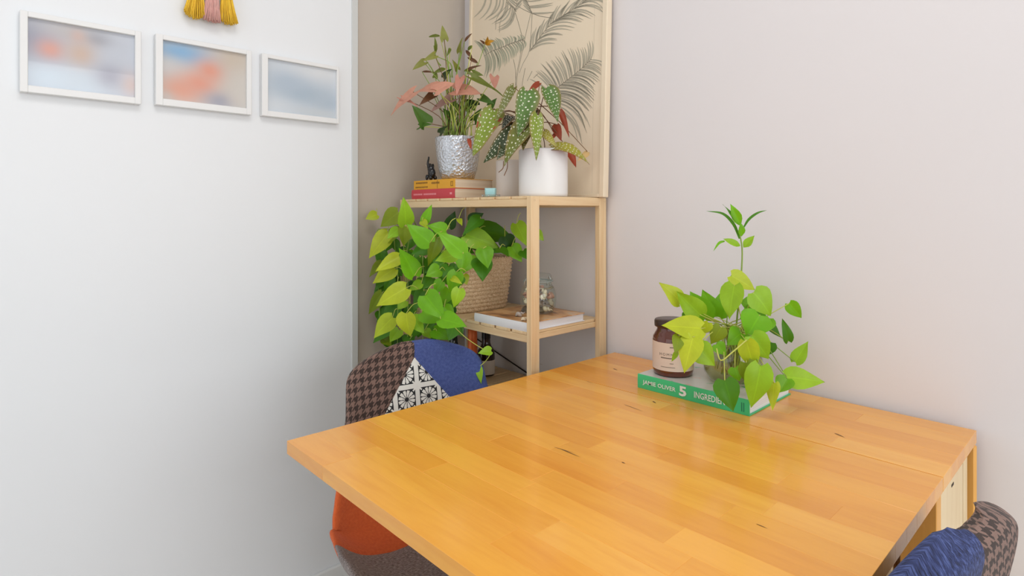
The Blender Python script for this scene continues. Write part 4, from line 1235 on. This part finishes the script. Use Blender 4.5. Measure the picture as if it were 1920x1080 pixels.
curved_text('HOMMOT', face - .62, .049, .0085, M_tprint, .19)
bm = bmesh.new()
for (z, n, h, w0) in ((.0405, 12, .0026, .055), (.064, 4, .0022, .05), (.030, 3, .0016, .06), (.022, 14, .0012, .05)):
    for k in range(n):
        th = face - .58 + (k * w0 if n > 6 else .45 + k * w0)
        nn = Vector((math.cos(th), math.sin(th), 0)) * .0441; xx = Vector((-math.sin(th), math.cos(th), 0)) * .0010
        bm.faces.new([bm.verts.new(nn - xx + Vector((0, 0, z))), bm.verts.new(nn + xx + Vector((0, 0, z))), bm.verts.new(nn + xx + Vector((0, 0, z + h))), bm.verts.new(nn - xx + Vector((0, 0, z + h)))])
bm_obj('fine_print', bm, M_tprint, candle)

# glass vase with water and cuttings
VP = Vector((1.168, .573, GB1.z + .0002))
vase = thing('glass_vase', 'round clear glass vase of water with cuttings on the cookbook', 'vase', tuple(VP))
M_vglass = glass('vase_glass', (.97, .985, .96, 1), .13, .02)
lathe('vase_body', [(.001, 0), (.038, 0), (.048, .004), (.057, .020), (.060, .042), (.058, .066), (.050, .086), (.046, .094), (.047, .103), (.050, .106), (.0485, .1065), (.0455, .103), (.0445, .094), (.0485, .085), (.0565, .065), (.0585, .042), (.0555, .021), (.046, .006), (.001, .004)], M_vglass, vase, 48)
M_water = glass('greenish_water', (.80, .80, .56, 1), .06, .02, .18, (.40, .36, .14, 1))
lathe('water', [(.001, .0045), (.0455, .0065), (.055, .0212), (.058, .042), (.0565, .062), (.001, .062)], M_water, vase, 40)
cut = thing('pothos_cuttings', 'bright lime pothos cuttings and a tall thin sprout in the glass vase', 'plant', tuple(VP + Vector((0, 0, .03))))
rv = random.Random(41)
zt = lambda x, y: (1160 + x / 2.4545, 360 + y / 2.4545)
dV = 1.193
T_ = [(285, 505, 196, 416, 74, 'y', -.02), (375, 565, 268, 458, 92, 'l', -.03), (380, 628, 198, 612, 108, 'y', -.09), (402, 578, 328, 458, 100, 'g', .02), (445, 575, 388, 450, 92, 'g', .04),
 (458, 568, 488, 446, 82, 'g', .05), (532, 428, 505, 588, 104, 'l', -.05), (518, 384, 632, 452, 74, 'y', -.02), (622, 462, 708, 572, 112, 'l', -.02), (650, 566, 588, 666, 128, 'g', -.07),
 (650, 545, 558, 582, 84, 'g', .0), (663, 588, 758, 676, 52, 'd', .02), (612, 662, 698, 774, 104, 'l', -.09), (588, 688, 628, 832, 84, 'y', -.11), (565, 648, 502, 702, 84, 'g', -.05),
 (472, 622, 424, 702, 70, 'o', -.06), (415, 602, 385, 655, 46, 'y', -.07), (342, 668, 298, 832, 100, 'y', -.11), (278, 662, 262, 742, 54, 'o', -.10), (268, 738, 242, 782, 22, 'l', -.10),
 (358, 712, 448, 802, 98, 'l', -.11), (488, 866, 528, 1012, 104, 'd', -.13), (588, 786, 645, 925, 84, 'o', -.11), (655, 800, 612, 1002, 112, 'l', -.13), (716, 878, 704, 1002, 54, 'y', -.12),
 (775, 858, 735, 925, 78, 'g', -.09), (772, 850, 952, 874, 92, 'l', -.08), (785, 512, 845, 584, 58, 'g', -.0), (782, 688, 756, 584, 46, 'd', -.02), (812, 782, 871, 686, 62, 'l', -.05),
 (535, 808, 555, 872, 62, 'g', -.08), (450, 700, 495, 752, 56, 'g', -.06), (690, 580, 640, 660, 80, 'g', .0), (330, 565, 300, 610, 60, 'd', .03), (610, 520, 560, 505, 70, 'g', .03), (700, 690, 640, 760, 80, 'd', -.02)]
tb_ = []
for (bx, by, tx, ty, w, c, dz_) in T_:
    d0 = dV + dz_
    b = at(*zt(bx, by), d0); t = at(*zt(tx, ty), d0 + rv.uniform(-.02, .01))
    make_leaf(cut, b, t, w / 2.4545 * d0 / F * 1.13, jitter_col(LC[c], rv, .06), M_pothos, 'heart', fold=.14, curve=rv.uniform(.05, .2), rr=rv)
    tb_.append(b)
neck = VP + Vector((0, 0, .104))
for b in tb_:
    e = Vector((rv.uniform(-.03, .03), rv.uniform(-.03, .03), 0))
    low = VP + Vector((rv.uniform(-.03, .03), rv.uniform(-.03, .03), rv.uniform(.012, .04)))
    up = neck + e * .8
    mid = up.lerp(b, .5) + Vector((0, 0, .018 if b.z < up.z else .004))
    stem(cut, [low, up, mid, b], .0013, rv.choice((M_stem_y, M_stem_g, M_stem_y)), r1=.0009)
for k in range(7):     # pale roots in the water
    p0 = VP + Vector((rv.uniform(-.03, .03), rv.uniform(-.03, .03), .07))
    stem(cut, [p0, p0 + Vector((rv.uniform(-.012, .012), rv.uniform(-.012, .012), -.025)), p0 + Vector((rv.uniform(-.012, .012), rv.uniform(-.012, .012), -.055))], .0012, M_stem_b, 'root')
# looping yellow stalk in front
stem(cut, [at(*zt(590, 680), 1.08), at(*zt(520, 740), 1.075), at(*zt(470, 775), 1.075), at(*zt(450, 720), 1.09)], .0013, M_stem_y)
# tall sprout
sp_d = 1.21
stem(cut, [neck + Vector((.005, 0, -.06)), at(*zt(555, 470), sp_d), at(*zt(565, 370), sp_d), at(*zt(568, 260), sp_d), at(*zt(556, 185), sp_d), at(*zt(560, 150), sp_d)], .0019, M_stem_g, 'sprout_stem', .0012)
for (bx, by, tx, ty, w, c, k) in ((562, 155, 516, 56, 46, 'g', 'lance'), (566, 205, 562, 140, 34, 'g', 'lance'), (560, 248, 484, 214, 34, 'l', 'lance'), (574, 255, 624, 200, 40, 'l', 'lance'), (553, 150, 485, 56, 16, 'd', 'lance')):
    make_leaf(cut, at(*zt(bx, by), sp_d), at(*zt(tx, ty), sp_d - .01), w / 2.4545 * sp_d / F, jitter_col(LC[c], rv, .05), M_pothos, k, fold=.25, curve=.1, rr=rv)
def grass_blade(pts, w, c):
    P = smooth_pts([at(*zt(*p), sp_d) for p in pts], 5)
    bm = bmesh.new(); uvl = bm.loops.layers.uv.new('UVMap'); prev = None
    org = Vector(cut.location); view = (CAMP - P[0]).normalized()
    for i, p in enumerate(P):
        u = i / (len(P) - 1); d = P[min(i + 1, len(P) - 1)] - P[max(0, i - 1)]
        s = d.cross(view).normalized() * w * (math.sin(math.pi * (.15 + .85 * u)) + .05) * .5
        cur = (bm.verts.new(p + s - org), bm.verts.new(p - s - org))
        if prev:
            f = bm.faces.new((prev[0], prev[1], cur[1], cur[0])); f.smooth = True
            for l, q in zip(f.loops, ((1, u), (-1, u), (-1, u), (1, u))): l[uvl].uv = q
        prev = cur
    o = bm_obj('leaf', bm, M_pothos, cut); o.color = c
grass_blade([(556, 215), (530, 150), (480, 100), (404, 88)], .006, LC['d'])
grass_blade([(574, 165), (600, 125), (640, 96), (682, 84)], .005, LC['d'])
grass_blade([(488, 226), (462, 235), (436, 272)], .005, LC['g'])

# ================================================================== patchwork shell chairs
def fabric_uv(t): return t.sep(t.coord('UV'))      # metres on the shell
def fab(name, colour_fn, bump_fn=None, rough=.9):
    t = NT(name); x, y, z = fabric_uv(t)
    t.col(colour_fn(t, x, y)); t.rough(rough)
    t.p.inputs['Sheen Weight'].default_value = .08
    vv = t.coord('UV')
    n = t.noise(t.mapping(vv, (700, 700, 1)), 1.0, 2)
    t.bump(n, .5, .0015)
    return t.m
def fr(t, v): return t.math('FRACT', v)
def hounds(t, x, y):
    k = 52.0
    X = t.math('MULTIPLY', t.math('ADD', x, 5.0), k); Y = t.math('MULTIPLY', t.math('ADD', y, 5.0), k)
    warp = t.math('LESS_THAN', fr(t, X), .5); weft = t.math('LESS_THAN', fr(t, Y), .5)
    mask = t.math('LESS_THAN', fr(t, t.math('MULTIPLY', t.math('ADD', X, Y), 2.0)), .5)
    v = t.math('ADD', t.math('MULTIPLY', mask, warp), t.math('MULTIPLY', t.math('SUBTRACT', 1.0, mask), weft))
    n = t.noise(t.mapping(t.coord('UV'), (500, 500, 1)), 1.0, 2)
    a_ = t.mix(n, srgb(50, 38, 34), srgb(70, 54, 48)); b_ = t.mix(n, srgb(120, 94, 84), srgb(146, 116, 104))
    return t.mix(v, b_, a_)
def weave(c0, c1, k):
    def fn(t, x, y):
        sx = t.math('SINE', t.math('MULTIPLY', x, k)); sy = t.math('SINE', t.math('MULTIPLY', y, k))
        f = t.math('ADD', .5, t.math('MULTIPLY', t.math('MULTIPLY', sx, sy), .5))
        n = t.noise(t.mapping(t.coord('UV'), (160, 160, 1)), 1.0, 3)
        f = t.math('ADD', t.math('MULTIPLY', f, .7), t.math('MULTIPLY', t.math('SUBTRACT', n, .5), .8), clamp=True)
        return t.mix(f, c0, c1)
    return fn
def tweed(c0, c1, c2, sx=150, sy=480):
    def fn(t, x, y):
        n = t.noise(t.mapping(t.coord('UV'), (sx, sy, 1)), 1.0, 4, .7)
        return t.ramp(n, [(.33, c0), (.5, c1), (.68, c2)])
    return fn
def tiles(t, x, y):
    k = 1 / .056
    X = t.math('SUBTRACT', fr(t, t.math('MULTIPLY', t.math('ADD', x, 4.981), k)), .5); Y = t.math('SUBTRACT', fr(t, t.math('MULTIPLY', t.math('ADD', y, 5.01), k)), .5)
    ax, ay = t.math('ABSOLUTE', X), t.math('ABSOLUTE', Y)
    mx = t.math('MAXIMUM', ax, ay)
    inside = t.math('LESS_THAN', mx, .40)
    r_ = t.math('SQRT', t.math('ADD', t.math('MULTIPLY', X, X), t.math('MULTIPLY', Y, Y)))
    th = t.math('ARCTAN2', Y, X)
    petal = t.math('ABSOLUTE', t.math('SINE', t.math('MULTIPLY', th, 6.0)))     # 12 petals
    ring = t.math('MULTIPLY', t.math('GREATER_THAN', r_, .09), t.math('LESS_THAN', r_, .37))
    white_petal = t.math('MULTIPLY', ring, t.math('GREATER_THAN', petal, t.math('ADD', .25, t.math('MULTIPLY', t.math('ABSOLUTE', t.math('SUBTRACT', r_, .26)), 2.6))))
    corner = t.math('MULTIPLY', t.math('GREATER_THAN', r_, .42), t.math('LESS_THAN', t.math('ABSOLUTE', t.math('SUBTRACT', ax, ay)), .05))
    w = t.math('MAXIMUM', t.math('MAXIMUM', white_petal, corner), t.math('SUBTRACT', 1.0, inside))
    n = t.noise(t.mapping(t.coord('UV'), (400, 400, 1)), 1.0, 2)
    return t.mix(w, srgb(38, 38, 40), t.mix(n, srgb(220, 216, 206), srgb(238, 236, 230)))
FM = {'hounds': fab('brown_houndstooth', hounds), 'blue': fab('blue_weave', weave(srgb(46, 60, 118), srgb(98, 116, 178), 1500)), 'tile': fab('white_tile_print', tiles),
      'orange': fab('orange_weave', weave(srgb(206, 84, 34), srgb(248, 128, 66), 1700)), 'grey': fab('grey_brown_tweed', tweed(srgb(62, 54, 54), srgb(142, 131, 128), srgb(204, 194, 190))),
      'navy': fab('navy_tweed', tweed(srgb(18, 20, 34), srgb(48, 58, 104), srgb(92, 108, 164), 480, 130)), 'teal': fab('teal_weave', weave(srgb(40, 92, 96), srgb(90, 146, 146), 1500))}
M_beech = wood('beech_leg', (.78, .56, .33, 1), (.68, .45, .24, 1), axis=2, rough=.4, stretch=3, fine=60)

PR = smooth_pts([(0, .225, .400), (0, .205, .4185), (0, .13, .417), (0, .02, .400), (0, -.09, .396), (0, -.165, .425), (0, -.205, .510), (0, -.225, .61), (0, -.243, .71), (0, -.257, .79), (0, -.261, .810)], 6)
CUM = [0.0]
for p, q in zip(PR, PR[1:]): CUM.append(CUM[-1] + (q - p).length)
VT = CUM[-1]
def prof_at(V):
    V = max(0, min(VT, V))
    for i in range(len(CUM) - 1):
        if V <= CUM[i + 1]:
            u = (V - CUM[i]) / (CUM[i + 1] - CUM[i]); p = PR[i].lerp(PR[i + 1], u)
            a, b = PR[max(0, i - 1)], PR[min(len(PR) - 1, i + 2)]
            tg = (b - a).normalized()
            return p, Vector((0, -tg.z, tg.y)) * -1 if False else Vector((0, tg.z, -tg.y)).normalized()
    return PR[-1], Vector((0, 1, 0))
def zV(z):      # arc position of a height on the back
    for i in range(len(PR) - 1, 0, -1):
        if PR[i - 1].z <= z <= PR[i].z and PR[i].y < -.15: return CUM[i - 1] + (CUM[i] - CUM[i - 1]) * (z - PR[i - 1].z) / (PR[i].z - PR[i - 1].z)
    return VT
WK = [(0, .160), (.03, .200), (.12, .240), (.25, .256), (.36, .254), (.46, .240), (.56, .210), (.66, .184), (.80, .168)]
def halfw(V):
    w = WK[-1][1]
    for (a, x), (b, y) in zip(WK, WK[1:]):
        if V <= b: w = x + (y - x) * max(0, V - a) / (b - a); break
    D = .090       # rounded top corners
    e = VT - V
    if e < D: w *= (1 - ((D - e) / D) ** 3.0 * .78)
    e = V
    if e < .03: w *= (1 - ((.03 - e) / .03) ** 2 * .15)
    return w
def curl(V):
    K = [(0, .0), (.1, .034), (.22, .076), (.34, .084), (.44, .074), (.54, .054), (.65, .034), (.80, .014), (1, .012)]
    for (a, x), (b, y) in zip(K, K[1:]):
        if V <= b: return x + (y - x) * (V - a) / (b - a)
    return K[-1][1]
def shell_point(U, V, off, side):
    w = halfw(V); q = max(-1, min(1, U / w))
    C_, N = prof_at(V)
    if N.y < 0 and N.z < .2: N = -N
    if N.z < 0 and abs(N.y) < .5: N = -N
    ed = min((1 - abs(q)) * w, VT - V, V + .001)
    D = .024
    k = 1.0 if ed >= D else math.sqrt(max(0, 1 - (1 - ed / D) ** 2))
    c = curl(V) * abs(q) ** 3.4
    return C_ + Vector((q * w * (1 - .05 * c / .085), 0, 0)) + N * (c + side * off * k)
SEAT_SEAM = next(CUM[i] for i in range(len(PR)) if PR[i].y < -.045)
def outer_region(u, v):
    if v > zV(.50) and u > -.02: return 'hounds'
    return 'navy' if v > zV(.47) else 'grey'
def uvfix(U, V):
    w = halfw(V); e1 = (1 - abs(U / w)) * w; e2 = VT - V; ed = min(e1, e2); D = .024
    k = 1.0 if ed >= D else math.sqrt(max(0, 1 - (1 - ed / D) ** 2))
    if e1 < e2: return (U + math.copysign(.016 * (1 - k), U), V)
    return (U, V + .016 * (1 - k))
def islands(groups):
    """connected runs of faces, so that every patch is one piece of cloth"""
    out = []
    for key, faces in groups.items():
        left = set(faces)
        while left:
            st = [left.pop()]; run = []
            while st:
                f = st.pop(); run.append(f)
                for e in f.edges:
                    for g in e.link_faces:
                        if g in left: left.discard(g); st.append(g)
            out.append((key, run))
    return out
def make_chair(label, loc, rotz, wrap=False):
    t = thing('patchwork_chair', label, 'chair', loc, rotz, 'two patchwork upholstered shell chairs')
    # cut lines of the patchwork in (U, V)
    Va, Vm, Vo = zV(.771), zV(.600), SEAT_SEAM
    seams = [((0, VT), (.004, Va)), ((.004, Va), (.125, Vm)), ((.004, Va), (-.135, Vm)), ((-.3, Vm), (.3, Vm)), ((0, Vo + .06), (.3, Vo)), ((0, Vo + .06), (-.3, Vo + .06)), ((0, Vm), (0, Vo))]
    if wrap: seams.append(((-.02, VT), (-.02, Vm)))
    def sdist(u, v):
        best = 9
        for (a, b) in seams:
            ax, ay = a; bx, by = b; dx, dy = bx - ax, by - ay
            s = max(0, min(1, ((u - ax) * dx + (v - ay) * dy) / (dx * dx + dy * dy)))
            best = min(best, math.hypot(u - ax - dx * s, v - ay - dy * s))
        return best
    def region(u, v):
        if wrap:
            w = halfw(v)
            if min((1 - abs(u / w)) * w, VT - v) < .014 or v > Vm: return outer_region(u, v)
        if v < Vo + .06 - .2 * max(0, u): return 'grey'
        if v < Vm: return 'orange' if u > 0 else 'teal'
        if v < Va:
            lu = .004 + (.125 - .004) * (Va - v) / (Va - Vm); ru = .004 - (.135 + .004) * (Va - v) / (Va - Vm)
            if ru < u < lu: return 'tile'
        if v >= Va: return 'hounds' if u > .002 else 'blue'
        return 'hounds' if u > 0 else 'blue'
    NU, NVv = 44, 84
    bm = bmesh.new()
    grid = []
    for j in range(NVv + 1):
        V = VT * j / NVv
        # denser near the two ends
        V = VT * (0.5 - 0.5 * math.cos(math.pi * j / NVv)) * .5 + V * .5
        w = halfw(V)
        grid.append([bm.verts.new((w * math.sin(math.pi / 2 * (2 * i / NU - 1)), V, 0)) for i in range(NU + 1)])
    for j in range(NVv):
        for i in range(NU): bm.faces.new((grid[j][i], grid[j][i + 1], grid[j + 1][i + 1], grid[j + 1][i]))
    for (a, b) in seams:
        d = Vector((b[0] - a[0], b[1] - a[1], 0)).normalized()
        bmesh.ops.bisect_plane(bm, geom=list(bm.verts) + list(bm.edges) + list(bm.faces), plane_co=(a[0], a[1], 0), plane_no=(-d.y, d.x, 0), dist=1e-6)
    # inner side: one mesh per patch
    groups = {}
    for f in bm.faces:
        c = f.calc_center_median(); groups.setdefault(region(c.x, c.y), []).append(f)
    for key, faces in islands(groups):
        b2 = bmesh.new(); uvl = b2.loops.layers.uv.new('UVMap'); vm = {}
        for f in faces:
            vs = []
            for v in f.verts:
                if v.index not in vm or True:
                    kk = (round(v.co.x, 6), round(v.co.y, 6))
                    if kk not in vm:
                        s = sdist(v.co.x, v.co.y)
                        dip = .0032 * math.exp(-(s / .005) ** 2)
                        vm[kk] = b2.verts.new(shell_point(v.co.x, v.co.y, .016 - dip, 1))
                    vs.append(vm[kk])
            if len(set(vs)) < 3: continue
            try: nf = b2.faces.new(vs)
            except ValueError: continue
            nf.smooth = True
            for l, v in zip(nf.loops, f.verts): l[uvl].uv = uvfix(v.co.x, v.co.y)
        bm_obj('fabric_patch', b2, FM[key], t)
    # outer side: houndstooth border, then navy / tweed
    groups = {}
    for f in bm.faces:
        c = f.calc_center_median()
        reg = outer_region(c.x, c.y)
        if not wrap and .15 < c.x and Vo - .02 < c.y < Vm: reg = 'orange'
        groups.setdefault(reg, []).append(f)
    for key, faces in islands(groups):
        b2 = bmesh.new(); uvl = b2.loops.layers.uv.new('UVMap'); vm = {}
        for f in faces:
            vs = []
            for v in f.verts:
                kk = (round(v.co.x, 6), round(v.co.y, 6))
                if kk not in vm: vm[kk] = b2.verts.new(shell_point(v.co.x, v.co.y, .016, -1))
                vs.append(vm[kk])
            if len(set(vs)) < 3: continue
            try: nf = b2.faces.new(list(reversed(vs)))
            except ValueError: continue
            nf.smooth = True
            for l, v in zip(nf.loops, list(reversed(list(f.verts)))): l[uvl].uv = uvfix(v.co.x, v.co.y)
        bm_obj('back_fabric', b2, FM[key], t)
    bm.free()
    # dowel legs with black steel struts
    tops = []
    for sx in (-1, 1):
        for (y0, y1) in ((.10, .19), (-.10, -.20)):
            p0 = Vector((sx * .12, y0, .362)); p1 = Vector((sx * .215, y1, 0.006))
            bm = bmesh.new(); add_tube(bm, [p1, p0.lerp(p1, .4), p0], .010, 12, .015); bm_obj('leg', bm, M_beech, t, True)
            lathe('foot', [(.0105, .0065), (.0105, .0), (.001, .0)], M_blk, t, 12, loc=(p1.x, p1.y, 0))
            tops.append((p0, p1))
    m = [p0.lerp(p1, .35) for p0, p1 in tops]
    for i, j in ((0, 3), (1, 2), (0, 1), (2, 3)): tube('strut', [m[i], m[j]], .004, M_steel, t, 8)
    box('seat_mount', (-.13, -.11, .352), (.13, .11, .366), M_blk, t, bev=.003)
    return t
make_chair('patchwork chair tucked under the far side of the table before the shelf', (0.746, 0.947, 0), math.radians(169))
make_chair('patchwork chair at the near side of the table seen from behind', (0.780, 0.364, 0), math.radians(-9), True)
